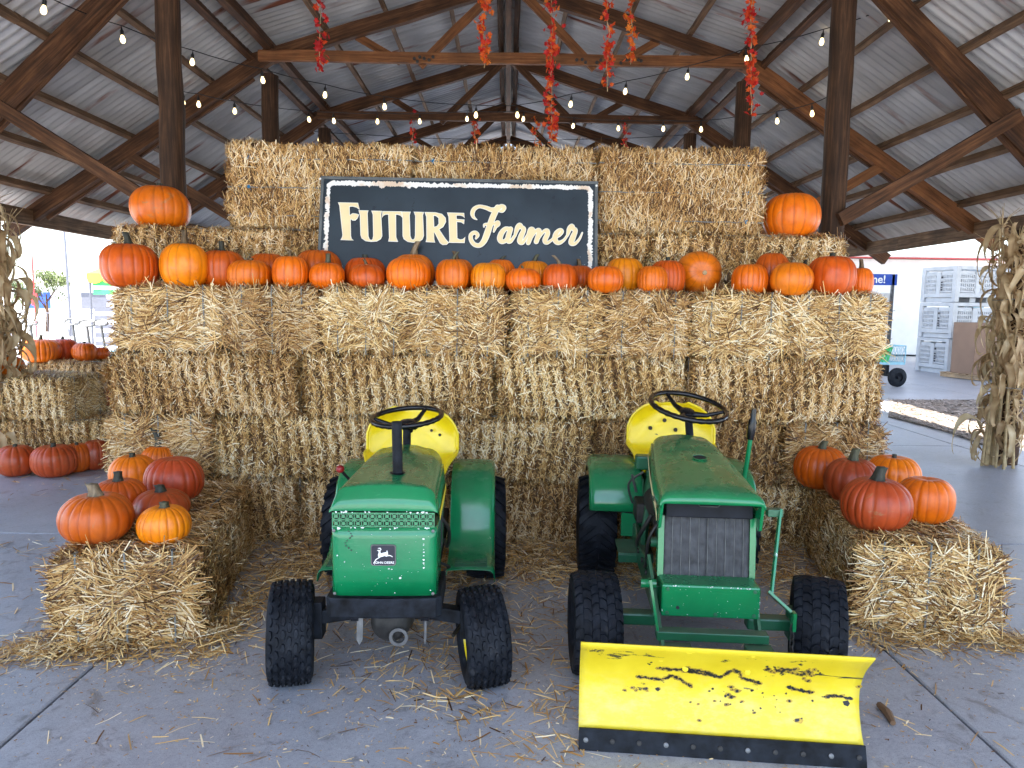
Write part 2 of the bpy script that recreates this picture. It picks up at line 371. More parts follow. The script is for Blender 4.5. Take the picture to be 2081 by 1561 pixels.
def beam(name, p0, p1, wd, ht, mat, parent=None, upd=(0, 0, 1), rnd=True):
    """square timber whose local X runs along its length"""
    p0, p1 = Vector(p0), Vector(p1); d = p1 - p0; L = d.length; x = d.normalized()
    z = Vector(upd) - x * x.dot(Vector(upd)); z.normalize(); y = z.cross(x)
    b = MB(); n = max(2, int(L / .5)); rows = []
    for i in range(n + 1):
        t = i / n * L; j = (random.uniform(-.006, .006) if rnd else 0); k = (random.uniform(-.006, .006) if rnd else 0)
        rows.append([(t, -wd / 2 + j, -ht / 2 + k), (t, wd / 2 + j, -ht / 2 + k), (t, wd / 2 + j, ht / 2 + k), (t, -wd / 2 + j, ht / 2 + k)])
    vs = [p for r in rows for p in r]; fs = [(3, 2, 1, 0), tuple(n * 4 + q for q in range(4))][0:2]
    for i in range(n):
        for q in range(4): q2 = (q + 1) % 4; fs.append((i * 4 + q, i * 4 + q2, (i + 1) * 4 + q2, (i + 1) * 4 + q))
    b.add(vs, fs); o = b.build(name, mat, parent)
    mt = Matrix((x, y, z)).transposed().to_4x4(); mt.translation = p0; o.matrix_local = mt
    return o

# ------------------------------------------------------------------ ground and floor
gx = MB(); gx.grid([[(x, y, -.06) for x in (-220, -60, -20, -8, 0, 8, 20, 60, 220)] for y in (-120, -40, -10, 0, 10, 20, 40, 90, 300)])
MAT['ground'] = m_concrete('pale_yard_ground', (.46, .445, .42), (.56, .545, .52))
tag(gx.build('ground', 'ground'), kind='structure')
floor = empty('concrete_floor'); tag(floor, kind='structure')
XS = [-8.5, -5.1, -1.7, 1.7, 5.1, 8.5, 11.9, 15.3]; YS = [-5.7, -2.3, 1.1, 4.5, 7.9, 11.3, 14.7, 18.1, 21.5]
slabs = {}
for i in range(len(XS) - 1):
    for j in range(len(YS) - 1):
        b = MB(); g = .006
        if i in (4, 5) and j in (4,):            # the slab beside the mulch strip is cut away there
            pass
        x0, x1, y0, y1 = XS[i] + g, XS[i + 1] - g, YS[j] + g, YS[j + 1] - g
        key = 0
        if key not in slabs:
            hw = 1.7 - g
            b.add([(-hw, -hw, -.05), (hw, -hw, -.05), (hw, hw, -.05), (-hw, hw, -.05), (-hw, -hw, -.006), (hw, -hw, -.006), (hw, hw, -.006), (-hw, hw, -.006),
                   (-hw + .006, -hw + .006, 0), (hw - .006, -hw + .006, 0), (hw - .006, hw - .006, 0), (-hw + .006, hw - .006, 0)],
                  [(0, 1, 5, 4), (1, 2, 6, 5), (2, 3, 7, 6), (3, 0, 4, 7), (4, 5, 9, 8), (5, 6, 10, 9), (6, 7, 11, 10), (7, 4, 8, 11), (8, 9, 10, 11)])
            o = b.build('slab', 'concrete', floor); slabs[0] = o
        else:
            o = slabs[0].copy(); COL.objects.link(o); o.parent = floor
        o.location = ((x0 + x1) / 2, (y0 + y1) / 2, 0)
        tag(o, kind='structure')
# strip of mulch laid across the walk on the right
mp_ = [atZ(1810, 815, 0), atZ(2010, 815, 0), atZ(2130, 822, 0), atZ(2130, 915, 0), atZ(1995, 905, 0), atZ(1930, 880, 0), atZ(1860, 862, 0), atZ(1805, 848, 0)]
b = MB(); b.prism([Vector((p.x, p.y, .004)) for p in mp_], (0, 0, .02)); 
MAT['mulch'] = simple('dry_mulch', (.20, .165, .135), .9, 0, .6, 30, .8)
tag(b.build('mulch_bed', 'mulch'), kind='structure')

# ------------------------------------------------------------------ the barn
CX = -.04
barn = empty('pole_barn', (0, 0, 0), 0, 'open pole barn with dark timber trusses and a corrugated metal roof', 'barn')
EAVE, BRK, RIDGE = (5.50, 2.36), (2.66, 4.27), (0.0, 5.10)
TD = [.9, 3.25, 5.6, 7.95, 10.3, 12.65, 15.0]
RY0, RY1 = -1.4, 16.6
def sx(s, x): return CX + s * x
def pole(name, x, y, z0, z1, r, parent, mat='pole'):
    b = MB(); n = 12; pts = []; rr = []
    for i in range(n + 1):
        t = i / n; pts.append((t * (z1 - z0), random.uniform(-.006, .006), random.uniform(-.006, .006))); rr.append(r * (1.06 - .10 * t) * random.uniform(.985, 1.015))
    b.tube(pts, rr, 16); o = b.build(name, mat, parent, smooth=True)
    o.matrix_local = Matrix(((0, 0, -1, x), (0, 1, 0, y), (1, 0, 0, z0), (0, 0, 0, 1))); return o
def truss(D, near=False, fine=True, warm=0):
    wb, wr = ('wood_warm' if warm == 2 else 'wood'), 'wood'
    for s in (-1, 1):
        dd = .8 if near else 0
        beam('rafter', (sx(s, 2.45), D - .02, 4.17), (sx(s, 5.42), D - .02 + dd, 2.235), .09, .155, 'wood_warm' if warm and s > 0 else wr, barn)
        beam('rafter_plank', (sx(s, 2.75), D + .060, 3.935), (sx(s, 5.05), D + .060 + dd, 2.435), .035, .13, 'wood', barn)
        beam('top_chord', (sx(s, 2.72), D, 4.055), (sx(s, 0.03), D, 4.885), .08, .15, wr, barn)
        if D > 4: pole('post', sx(s, 2.585), D + .13, 0, 3.96, .093, barn)
        beam('strut', (sx(s, 2.6), D + .02, 2.2), (sx(s, 4.05), D - .04 + dd * .3, 3.05), .045, .105, 'wood' if near else ('wood_warm' if warm and s > 0 else 'wood'), barn)
        beam('web_brace', (sx(s, .12), D - .06, 4.80), (sx(s, .93), D - .06, 4.02), .035, .09, wb, barn)
        beam('web_brace', (sx(s, 1.15), D + .06, 4.10), (sx(s, 1.62), D + .06, 4.36), .035, .08, wb, barn)
    beam('tie_beam', (sx(-1, 2.62), D - .105, 4.09), (sx(1, 2.62), D - .105, 4.09), .05, .11, wb, barn)
for i, d_ in enumerate(TD): truss(d_, near=(i == 2), warm={3: 2}.get(i, 0))
# bolts on the nearest tie beam in view
for px, py in ((842, 119), (853, 116), (862, 119), (872, 122), (880, 116), (848, 125), (1172, 122), (1183, 121), (1190, 127), (1213, 127), (1221, 122), (1274, 122), (1262, 128), (1297, 122), (1303, 124)):
    p = atY(px, py, TD[3] - .135); b = MB(); b.lathe([(0, 0), (0, .018), (-.012, .016), (-.016, 0)], 8, 'y'); b.build('bolt', 'grease', barn, loc=p)
# purlins
def roofpt(s, t):        # t 0 ridge .. 1 break .. 2 eave  (underside of sheet)
    if t <= 1: x = BRK[0] * t; z = RIDGE[1] + (BRK[1] - RIDGE[1]) * t
    else: u = t - 1; x = BRK[0] + (EAVE[0] - BRK[0]) * u; z = BRK[1] + (EAVE[1] - BRK[1]) * u
    return sx(s, x), z
for s in (-1, 1):
    for t, m_, wd in ((.045, 'wood', .05), (.25, 'wood_grey', .045), (.5, 'wood_grey', .045), (.74, 'wood_grey', .045), (.965, 'wood', .07), (1.045, 'wood', .06), (1.19, 'wood_grey', .045), (1.345, 'wood_grey', .045), (1.50, 'wood_grey', .045), (1.655, 'wood_grey', .045), (1.81, 'wood_grey', .045)):
        x, z = roofpt(s, t)
        nx, nz = ((s * .298, .955) if t <= 1 else (s * .558, .83))
        yy = RY0
        segs = [RY0] + [q for q in TD if q > RY0 + 1] + [RY1]
        for a_, c_ in zip(segs[:-1], segs[1:]):
            h = .14 if t in (.965, 1.045) else .085
            beam('purlin', (x - nx * (h / 2 + .014), a_ - .08, z - nz * (h / 2 + .014) + random.uniform(-.006, .0)), (x - nx * (h / 2 + .014), c_ + .08 - .17 * (c_ < RY1), z - nz * (h / 2 + .014) - random.uniform(0, .008)), wd, h, m_, barn, (nx, 0, nz))
    for a_, c_ in ((RY0, 1.2), (1.2, 5.0), (5.0, 9.4), (9.4, 13.2), (13.2, RY1)):
        beam('eave_beam', (sx(s, 5.13), a_ + .004, 2.385), (sx(s, 5.13), c_ - .004, 2.385), .06, .17, 'wood_grey', barn)
b = MB()
beam('ridge_beam', (CX, RY0, 4.90), (CX, RY1, 4.90), .07, .2, 'wood', barn)
# outer posts that carry the eave beams
for x, y in ((5.0, 7.0), (-4.86, 6.75), (5.06, 12.6), (-5.1, 12.6), (5.05, 1.2), (-5.1, 1.2)): pole('post', x, y, 0, 2.30, .10, barn)
# corrugated sheets, each a piece of its own
PIT = .098
SHEETW = PIT * 7
def sheet_mesh(p0, p1, nm):
    L = (Vector(p1) - Vector(p0)).length; ny = 7 * 6 + 3; rows = []
    for i in range(7):
        x = L * i / 6
        rows.append([(x, (j / 6) * PIT - SHEETW / 2, .022 * math.cos(2 * math.pi * j / 6)) for j in range(ny)])
    b = MB(); b.grid(rows); me = bpy.data.meshes.new(nm); me.from_pydata(b.v, [], b.f); me.update()
    me.polygons.foreach_set('use_smooth', [True] * len(me.polygons)); me.materials.append(MAT['roof']); return me
for s in (-1, 1):
    for seg in (0, 1):
        a_, c_ = ((RIDGE, BRK), (BRK, EAVE))[seg]
        p0 = Vector((sx(s, a_[0] + (.07 if seg == 0 else -.06)), 0, a_[1] + (-.01 if seg == 0 else .012))); p1 = Vector((sx(s, c_[0] + (.06 if seg == 0 else .02)), 0, c_[1] - (.0 if seg == 0 else 0)))
        me = sheet_mesh(p0, p1, 'roof_sheet'); X = (p1 - p0).normalized(); Y = Vector((0, 1, 0)) * s * -1 if False else Vector((0, 1, 0)); Z = X.cross(Y)
        if Z.z < 0: Y = -Y; Z = X.cross(Y)
        n = int((RY1 - RY0) / SHEETW)
        for k in range(n):
            o = bpy.data.objects.new('roof_sheet', me); COL.objects.link(o); o.parent = barn
            mt = Matrix((X, Y, Z)).transposed().to_4x4(); mt.translation = (p0.x, RY0 + SHEETW * (k + .5), p0.z + .012 + .003 * (k % 2)); o.matrix_local = mt
b = MB(); b.grid([[(CX - .17, y, 5.075), (CX - .06, y, 5.115), (CX, y, 5.14), (CX + .06, y, 5.115), (CX + .17, y, 5.075)] for y in (RY0, 8, RY1 - .6)])
b.build('ridge_cap', 'roof', barn, solid=.002)

# ------------------------------------------------------------------ straw bales
BL, BW, BH = 1.19, .575, .395          # length, width, height of a three-string bale
rng = np.random.default_rng(11)
def bale_shape(p, seed):
    """push a point of the unit bale box out into the lumpy bale surface (numpy, N x 3)"""
    q = p.copy(); hx, hy, hz = BL / 2, BW / 2, BH / 2
    u = np.stack([p[:, 0] / hx, p[:, 1] / hy, p[:, 2] / hz], 1)
    # rounded edges
    r = np.array([.065 / hx, .085 / hy, .085 / hz])
    e = np.maximum(np.abs(u) - (1 - r), 0) / r
    k = np.linalg.norm(e, axis=1); kk = np.where(k > 1, 1 / np.maximum(k, 1e-6), 1)[:, None]
    u2 = np.sign(u) * (np.minimum(np.abs(u), 1 - r) + e * kk * r)
    q = u2 * np.array([hx, hy, hz])
    s1 = seed * 1.7
    lump = .011 * np.sin(q[:, 0] * 9 + s1) * np.sin(q[:, 2] * 13 + s1 * 2) + .009 * np.sin(q[:, 1] * 17 + q[:, 0] * 5 + s1) + .006 * np.sin(q[:, 0] * 31 + q[:, 2] * 23 + s1)
    side = np.abs(u[:, 1]) > .97; top = np.abs(u[:, 2]) > .97; end = np.abs(u[:, 0]) > .97
    fl = np.abs(np.sin(np.pi * (q[:, 0] / (BL / 15) + .35 * np.sin(q[:, 2] * 7 + s1) + seed * .3)))     # flakes
    d = lump.copy()
    d += np.where(side, .030 * np.sqrt(fl) - .018, 0) + np.where(top, .014 * np.sqrt(fl) - .007, 0)
    st = np.abs(np.sin(np.pi * (q[:, 1] / (BW / 3) + .5 + .0)))          # strings pull the ends in at three places
    d += np.where(end, .045 * np.sqrt(np.clip(np.abs(np.sin(np.pi * q[:, 1] / (BW / 3.0) + 0)), 0, 1)) * 0 + .062 * np.sqrt(np.abs(np.sin(np.pi * ((q[:, 1] + BW / 2) / BW * 3 + .5)))) - .040, 0)
    n = np.stack([np.where(end, np.sign(u[:, 0]), 0), np.where(side, np.sign(u[:, 1]), 0), np.where(top, np.sign(u[:, 2]), 0)], 1)
    return q + nrm(n + 1e-9) * d[:, None]
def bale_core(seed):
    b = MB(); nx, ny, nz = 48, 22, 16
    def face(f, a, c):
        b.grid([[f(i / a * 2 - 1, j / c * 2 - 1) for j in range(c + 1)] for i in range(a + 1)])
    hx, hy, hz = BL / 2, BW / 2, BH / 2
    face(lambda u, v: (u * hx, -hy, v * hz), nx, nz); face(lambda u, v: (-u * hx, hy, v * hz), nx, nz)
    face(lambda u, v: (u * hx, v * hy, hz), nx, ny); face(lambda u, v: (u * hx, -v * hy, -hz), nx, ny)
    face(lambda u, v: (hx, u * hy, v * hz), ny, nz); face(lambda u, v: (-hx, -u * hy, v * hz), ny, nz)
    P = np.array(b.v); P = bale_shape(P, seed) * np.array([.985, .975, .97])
    me = bpy.data.meshes.new('shaded_packed_straw'); me.from_pydata(P.tolist(), [], b.f); me.update(); me.materials.append(MAT['core'])
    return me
def bale_straw(seed, dens=1.0):
    r = np.random.default_rng(100 + seed); hx, hy, hz = BL / 2, BW / 2, BH / 2
    VV = []; QQ = []; HH = []; off = 0
    def put(pos, nor, tan, ln, wd, lift, curl, hue):
        nonlocal off
        V, Q, H = strand_arrays(pos, nor, tan, ln, wd, lift, curl, r, hue); VV.append(V); QQ.append(Q + off); HH.append(H); off += len(V)
    for ax, sg, area in ((1, -1, BL * BH), (1, 1, BL * BH), (2, 1, BL * BW), (2, -1, BL * BW), (0, 1, BW * BH), (0, -1, BW * BH)):
        N = int(area * {1: 13500, 2: 7000, 0: 10500}[ax] * dens)
        p = r.uniform(-1, 1, (N, 3)) * np.array([hx, hy, hz]) * .995; p[:, ax] = sg * (hx, hy, hz)[ax]
        n0 = np.zeros((N, 3)); n0[:, ax] = sg
        if ax == 1:
            fl = p[:, 0] / (BL / 15) + .35 * np.sin(p[:, 2] * 7 + seed * 1.7) + seed * .3
            p[:, 0] += (BL / 15) * .45 * (.5 - (fl % 1.0)) * (r.random(N) < .72)
            an = r.normal(0, .62, N); t = np.stack([np.sin(an), np.zeros(N), np.cos(an)], 1)
            ln = r.uniform(.018, .062, N); lift = r.normal(.25, .35, N); wild = r.random(N) < .13
        elif ax == 2:
            an = r.normal(0, .5, N); t = np.stack([np.sin(an), np.cos(an), np.zeros(N)], 1)
            ln = r.uniform(.035, .10, N); lift = r.normal(.25, .25, N); wild = r.random(N) < .15
        else:
            a0 = .75 * np.sin(p[:, 1] * 14 + seed) * np.sin(p[:, 2] * 11 + seed * 2.2) + .5 * np.sin(p[:, 1] * 31 + p[:, 2] * 9 + seed)
            an = a0 + r.normal(0, .42, N); t = np.stack([np.zeros(N), np.cos(an), np.sin(an)], 1)
            ln = r.uniform(.05, .15, N); lift = r.normal(.1, .18, N); wild = r.random(N) < .12
        an2 = r.uniform(0, 6.283, N); w_ = nrm(r.normal(size=(N, 3)) * (1 - np.abs(n0))); t = np.where(wild[:, None], w_, t); ln = np.where(wild, ln * 1.5, ln)
        sw = 0
        pos = bale_shape(p, seed) + n0 * r.normal(.004, .006, N)[:, None]
        put(pos, n0, nrm(t), ln, r.uniform(.0026, .0062, N), np.where(wild, r.normal(.1, .15, N), lift), r.normal(.06, .06, N), np.clip(r.normal(.53, .30, N) + .14 * np.sin(p[:, 0] * 6 + p[:, 2] * 8 + p[:, 1] * 11 + seed) + ((.20 * np.abs(np.cos(np.pi * p[:, 1] / (BW / 3))) - .10 + .12 * np.sin(p[:, 2] * 9 + p[:, 1] * 7 + seed)) if ax == 0 else 0) + ((.16 * (np.abs(np.sin(np.pi * fl)) - .6)) if ax == 1 else 0), 0, 1))
    # bristles over the edges
    N = int(1300 * dens); ax1 = r.integers(0, 3, N); p = r.uniform(-1, 1, (N, 3)) * np.array([hx, hy, hz]); n0 = np.zeros((N, 3))
    for k in range(N):
        a = [0, 1, 2]; a.pop(ax1[k])
        for q in a: sg = 1 if r.random() < .5 else -1; p[k, q] = sg * (hx, hy, hz)[q] * .97; n0[k, q] = sg
    n0 = nrm(n0); t = nrm(n0 + r.normal(0, .55, (N, 3)))
    put(bale_shape(p, seed), n0, t, r.uniform(.03, .095, N), r.uniform(.003, .006, N), np.zeros(N), r.normal(.05, .07, N), np.clip(r.normal(.55, .25, N), 0, 1))
    me = npmesh('straw', np.concatenate(VV), np.concatenate(QQ), np.concatenate(HH)); me.materials.append(MAT['straw']); return me
def twine_mesh(y, seed):
    r = random.Random(seed); hx, hz = BL / 2 + .006, BH / 2 + .006; pts = []
    for k in range(25): pts.append((-hx + 2 * hx * k / 24, y + r.uniform(-.004, .004), hz + r.uniform(-.004, .006)))
    for k in range(1, 9): pts.append((hx, y + r.uniform(-.003, .003), hz - 2 * hz * k / 8))
    for k in range(1, 25): pts.append((hx - 2 * hx * k / 24, y + r.uniform(-.004, .004), -hz))
    for k in range(1, 9): pts.append((-hx, y + r.uniform(-.003, .003), -hz + 2 * hz * k / 8))
    b = MB(); b.tube(pts, .0042, 5, False); me = bpy.data.meshes.new('twine'); me.from_pydata(b.v, [], b.f); me.update(); me.materials.append(MAT['twine']); return me
def knot_mesh(seed):
    r = random.Random(seed); b = MB()
    for k in range(16):
        d = Vector((r.uniform(-1, 1), r.uniform(-.6, .6), r.uniform(-.3, 1))).normalized(); b.tube([(0, 0, 0), d * r.uniform(.010, .024)], [.0034, .0015], 4)
    me = bpy.data.meshes.new('knot'); me.from_pydata(b.v, [], b.f); me.update(); me.materials.append(MAT['bluetwine']); return me
NV = 6
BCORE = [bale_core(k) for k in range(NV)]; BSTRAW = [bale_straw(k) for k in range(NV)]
TW = [twine_mesh(y, k) for k, y in enumerate((-.19, 0, .19))]; KN = knot_mesh(3)
bale_n = 0
def bale(c, rz, label, group, edge=False, rx=0, ry=0, scale=(1, 1, 1), var=None, flip=False, knots=None):
    """edge: stood on its long narrow side so that a string face looks forward"""
    global bale_n
    v = bale_n % NV if var is None else var; bale_n += 1
    base = Vector(c)
    o = empty('straw_bale', base, 0, label, 'straw bale', group)
    o.rotation_mode = 'QUATERNION'
    rot = Matrix.Rotation(rz, 3, 'Z') @ Matrix.Rotation(ry, 3, 'Y') @ Matrix.Rotation(rx, 3, 'X')
    if edge: rot = rot @ Matrix.Rotation(R_(90), 3, 'X')
    if flip: rot = rot @ Matrix.Rotation(math.pi, 3, 'Z')
    o.rotation_quaternion = rot.to_quaternion(); o.scale = scale
    up = BW / 2 if edge else BH / 2
    for nm, me in (('shaded_packed_straw', BCORE[v]), ('straw', BSTRAW[v])):
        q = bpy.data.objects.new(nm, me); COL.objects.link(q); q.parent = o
        if nm == 'straw': q['kind'] = 'stuff'
    for k in range(3):
        q = bpy.data.objects.new('twine', TW[k]); COL.objects.link(q); q.parent = o
        if knots is not None:
            kk = bpy.data.objects.new('knot', KN); COL.objects.link(kk); kk.parent = q; kk.location = (knots, (-.19, 0, .19)[k], BH / 2 + .014)
    o.location = base + Vector((0, 0, up * scale[2 if not edge else 1])); return o
ORD = ['first', 'second', 'third', 'fourth', 'fifth', 'sixth', 'seventh', 'eighth']
WF = 4.40                                     # front plane of the straw wall
Hr = .400
def yj(): return random.uniform(-.015, .015)
# rows one and three: four bales laid lengthwise
for row, x0, nm in ((0, -2.50, 'bottom row'), (2, -2.49, 'third row up')):
    for k in range(4):
        bale((x0 + 1.205 * (k + .5), WF + BW / 2 + yj() - (.02 if row == 0 else 0), row * Hr), random.uniform(-.012, .012), 'straw bale lying lengthwise in the %s of the wall, %s from the left' % (nm, ORD[k]), 'straw bales of the wall', flip=(k % 2 == 1), scale=(.97, 1, 1))
# row two: an end-on bale at each end, three lengthwise between
bale((-2.165, WF + BL / 2 - .01, Hr), R_(90), 'end-on straw bale at the left end of the second row of the wall', 'straw bales of the wall', scale=(1, 1.08, 1), var=1)
for k in range(3): bale((-1.835 + 1.19 * (k + .5), WF + BW / 2 + yj(), Hr), random.uniform(-.01, .01), 'straw bale lying lengthwise in the second row of the wall, %s of three' % ORD[k], 'straw bales of the wall', flip=(k == 1), scale=(.97, 1, 1))
bale((2.05, WF + BL / 2 - .01, Hr), R_(91), 'end-on straw bale at the right end of the second row of the wall', 'straw bales of the wall', scale=(1, 1.05, 1), var=3)
# row four: eight bales end-on, the shelf of the pumpkins
xe = [215, 452, 648, 832, 1034, 1228, 1402, 1600, 1803]
xw = [(atY(p, 650, WF).x) for p in xe]
for k in range(8):
    wdt = xw[k + 1] - xw[k]
    bale(((xw[k] + xw[k + 1]) / 2, WF + BL / 2 + yj() + (.03 if k == 0 else 0), 3 * Hr), R_(90) + random.uniform(-.02, .02), 'end-on straw bale in the row under the pumpkins, %s from the left' % ORD[k], 'straw bales of the wall', scale=(1, wdt / BW * .935, 1.0), var=(k * 5 + 2) % NV, flip=(k % 3 == 1))
# hidden second leaf that carries the shelf, seen only at the two ends
for row in (0, 2):
    for x, nm in ((-2.49 + .6, 'left'), (2.33 - .6, 'right')):
        bale((x, WF + BW * 1.5 + .03, row * Hr), 0, 'straw bale behind the %s end of the wall in the %s row' % (nm, 'bottom' if row == 0 else 'third'), 'straw bales of the wall')
# row five, set back behind the pumpkins
R5 = 4.97
for k, (px0, px1) in enumerate(((232, 590), (590, 950), (950, 1320), (1320, 1720))):
    x0, x1 = atY(px0, 500, R5).x, atY(px1, 500, R5).x
    bale(((x0 + x1) / 2, R5 + BW / 2 - .02 + yj(), 4 * Hr), random.uniform(-.015, .015), ['straw bale under the large pumpkin at the left, behind the pumpkin row', 'straw bale behind the left half of the sign, under the top tier', 'straw bale behind the right half of the sign, under the top tier', 'straw bale under the large pumpkin at the right, behind the pumpkin row'][k], 'straw bales of the upper tiers', scale=((x1 - x0) / BL * .99, 1, 1.02), var=(k * 2 + 1) % NV)
# top tier: three bales stood on edge, strings forward
T6 = 5.06
for k, (px0, px1) in enumerate(((462, 838), (842, 1212), (1214, 1553))):
    x0, x1 = atY(px0, 380, T6).x, atY(px1, 380, T6).x
    bale(((x0 + x1) / 2, T6 + BH / 2 + (0, .015, -.01)[k], 4 * Hr + BH * 1.02), (.01, -.012, .015)[k], ['straw bale stood on edge at the left of the top tier', 'straw bale stood on edge in the middle of the top tier', 'straw bale stood on edge at the right of the top tier'][k], 'straw bales of the upper tiers', edge=True, scale=((x1 - x0) / BL * .985, 1.02, 1), var=(k * 2) % NV, knots=(-.46, -.48, .47)[k])
# benches on the floor
bale((-1.735, 3.575, 0), R_(90 + 9), 'straw bale bench on the floor at the left, six pumpkins on it', 'straw bale benches', var=4, scale=(1, 1.03, 1.06))
bale((2.085, 3.76, 0), R_(90 - 12), 'straw bale bench on the floor at the right, five pumpkins on it', 'straw bale benches', var=5, scale=(1, 1.05, 1.08))
# stepped display further back at the left
G_ = 'straw bales of the left display'
bale((-4.45, 6.74, 0), R_(1), 'straw bale on the floor behind the pumpkins at the far left edge', G_, var=0)
bale((-3.25, 6.78, 0), R_(-1), 'straw bale on the floor of the left display, half behind the wall', G_, var=2)
bale((-4.59, 6.76, .40), R_(-1), 'straw bale on top at the far left edge with a small pumpkin', G_, var=3)
bale((-4.45, 7.34, .0), R_(1), 'straw bale at the bottom of the second step of the left display', G_, var=1)
bale((-3.25, 7.36, .0), R_(-1), 'straw bale at the bottom of the second step, nearer the wall', G_, var=5)
bale((-4.92, 8.42, .0), R_(1), 'straw bale at the bottom of the back step of the left display', G_, var=2)
bale((-3.70, 8.44, .0), R_(-1), 'straw bale at the bottom of the back step, nearer the wall', G_, var=3)
bale((-4.90, 8.42, .40), R_(-2), 'straw bale with a row of four pumpkins on the back step of the left display', G_, var=4)
bale((-3.68, 8.45, .40), R_(1), 'straw bale at the top of the back step behind the wall corner', G_, var=0)

# ------------------------------------------------------------------ pumpkins
def pumpkin_mesh(w, h, seed, ribs=None, depth=1.0, top=.16, lean=0):
    """w, h: full width and height (stem not counted); furrowed, dimpled, slightly lopsided"""
    r = random.Random(seed); ribs = ribs or r.choice((14, 16, 18, 20)); nu, nv = ribs * 8, 26
    amp = [r.uniform(.75, 1.25) for _ in range(ribs)]; ph = [r.uniform(-.12, .12) for _ in range(ribs)]
    ax, ay = r.uniform(-.05, .05), r.uniform(-.05, .05); sq = r.uniform(2.05, 2.5)
    V = []; F = []; A = []
    for i in range(nv + 1):
        th = math.pi * i / nv; c, sn = math.cos(th), math.sin(th)
        rad = abs(sn) ** (2 / sq); z = math.copysign(abs(c) ** (2 / sq), c)
        if i == 0 or i == nv: rad = .012
        for j in range(nu):
            a = 2 * math.pi * j / nu; a += .11 * math.sin(2 * a + seed) + .07 * math.sin(3 * a + seed * 1.7) + .03 * math.sin(7 * a + seed); k = j * ribs // nu; f = (j % 8) / 8.0
            fur = abs(2 * f - 1) ** 3.6                    # one at the furrow, nought on the crown of the rib
            cut = fur * .042 * depth * amp[k] * min(1, rad * 1.4)
            rr = rad * (1 - cut) * (1 + .03 * math.sin(a * 2 + seed) + .02 * math.sin(a * 3 + seed * 2))
            # dimple where the stem sits, a smaller one below
            dt = math.exp(-(rad / .36) ** 2); zz = z - (top * 2 * dt if z > 0 else -.16 * dt)
            zz -= (.10 * depth * fur * rad * math.exp(-((rad - .5) / .35) ** 2)) * (z > 0) * .5
            x = rr * math.cos(a) * w / 2 + ax * w * .3 * z; y = rr * math.sin(a) * w / 2 + ay * w * .3 * z
            V.append((x, y, zz * h / 2)); A.append(min(1, fur ** 4 * .42 * (.35 + .65 * min(1, rad)) * amp[k]))
    for i in range(nv):
        for j in range(nu):
            j2 = (j + 1) % nu; F.append((i * nu + j, (i + 1) * nu + j, (i + 1) * nu + j2, i * nu + j2))
    F.append(tuple(range(nu))); F.append(tuple((nv) * nu + j for j in range(nu - 1, -1, -1)))
    zmin, zmax = min(v[2] for v in V), max(v[2] for v in V); k = h / (zmax - zmin)
    V = [(x, y, (z - zmin) * k) for x, y, z in V]
    me = bpy.data.meshes.new('pumpkin_skin'); me.from_pydata(V, [], F); me.update()
    at = me.attributes.new('rib', 'FLOAT', 'POINT'); at.data.foreach_set('value', A)
    me.polygons.foreach_set('use_smooth', [True] * len(me.polygons)); me.materials.append(MAT['pumpkin'])
    ctr = [v for v in V[:nu]]; zc = sum(v[2] for v in ctr) / nu; xc = sum(v[0] for v in ctr) / nu; yc = sum(v[1] for v in ctr) / nu
    return me, Vector((xc, yc, zc))
def stem_mesh(L, r0, bend, seed, flare=1.9, tip=1.0):
    rd = random.Random(seed); V = []; F = []; n = 10; seg = 8
    for i in range(seg + 1):
        t = i / seg; c = Vector((bend[0] * t * t, bend[1] * t * t, L * t * (1 - .12 * (abs(bend[0]) + abs(bend[1])) / max(L, .01) * t)))
        rr = r0 * ((flare - 1) * (1 - t) ** 3 + 1) * (1 - .25 * t * (1 - t)) * (tip if i == seg else 1 + (tip - 1) * t)
        for j in range(n):
            a = 2 * math.pi * j / n + t * .7; q = rr * (1.18 if j % 2 == 0 else .82)
            V.append((c.x + q * math.cos(a), c.y + q * math.sin(a), c.z))
    for i in range(seg):
        for j in range(n): j2 = (j + 1) % n; F.append((i * n + j, i * n + j2, (i + 1) * n + j2, (i + 1) * n + j))
    F.append(tuple(seg * n + j for j in range(n)))
    me = bpy.data.meshes.new('stem'); me.from_pydata(V, [], F); me.update(); me.materials.append(MAT['stem'])
    me.polygons.foreach_set('use_smooth', [True] * len(me.polygons)); return me
PC = {'o': (.80, .165, .004), 'd': (.62, .105, .005), 'r': (.46, .066, .014), 'y': (.90, .27, .004), 'b': (.85, .20, .004), 'k': (.36, .055, .014)}
SC = {'k': (.040, .040, .028), 'n': (.14, .09, .045), 'g': (.085, .08, .045), 't': (.22, .16, .10)}
pseed = 0
def pumpkin(c, w, h, col, label, group, stem=None, rot=(0, 0, 0), depth=1.0, top=.10, ribs=None):
    """stem: (length, radius, bend x, bend y, colour)"""
    global pseed
    pseed += 1
    me, tc = pumpkin_mesh(w, h, pseed, ribs, depth, top)
    o = empty('pumpkin', c, 0, label, 'pumpkin', group); o.rotation_euler = (rot[0], rot[1], rot[2] + 0)
    b_ = bpy.data.objects.new('skin', me); COL.objects.link(b_); b_.parent = o; b_.rotation_euler.z = pseed * 1.3
    q = [x * random.uniform(.92, 1.08) for x in PC[col]]; b_.color = (*q, 1)
    if stem:
        L, r0, bx, by, sc = stem
        t = bpy.data.objects.new('stem', stem_mesh(L + .022, r0 * 1.12, (bx, by), pseed)); COL.objects.link(t); t.parent = o
        t.location = Matrix.Rotation(pseed * 1.3, 3, 'Z') @ tc - Vector((0, 0, .012)); t.color = (*SC[sc], 1)
    return o
def m_per_px(p): return (p - CAM).dot(fwd) / PF
SH = 3 * Hr + BH + .006          # top of the shelf
FR, BK = 4.56, 4.76
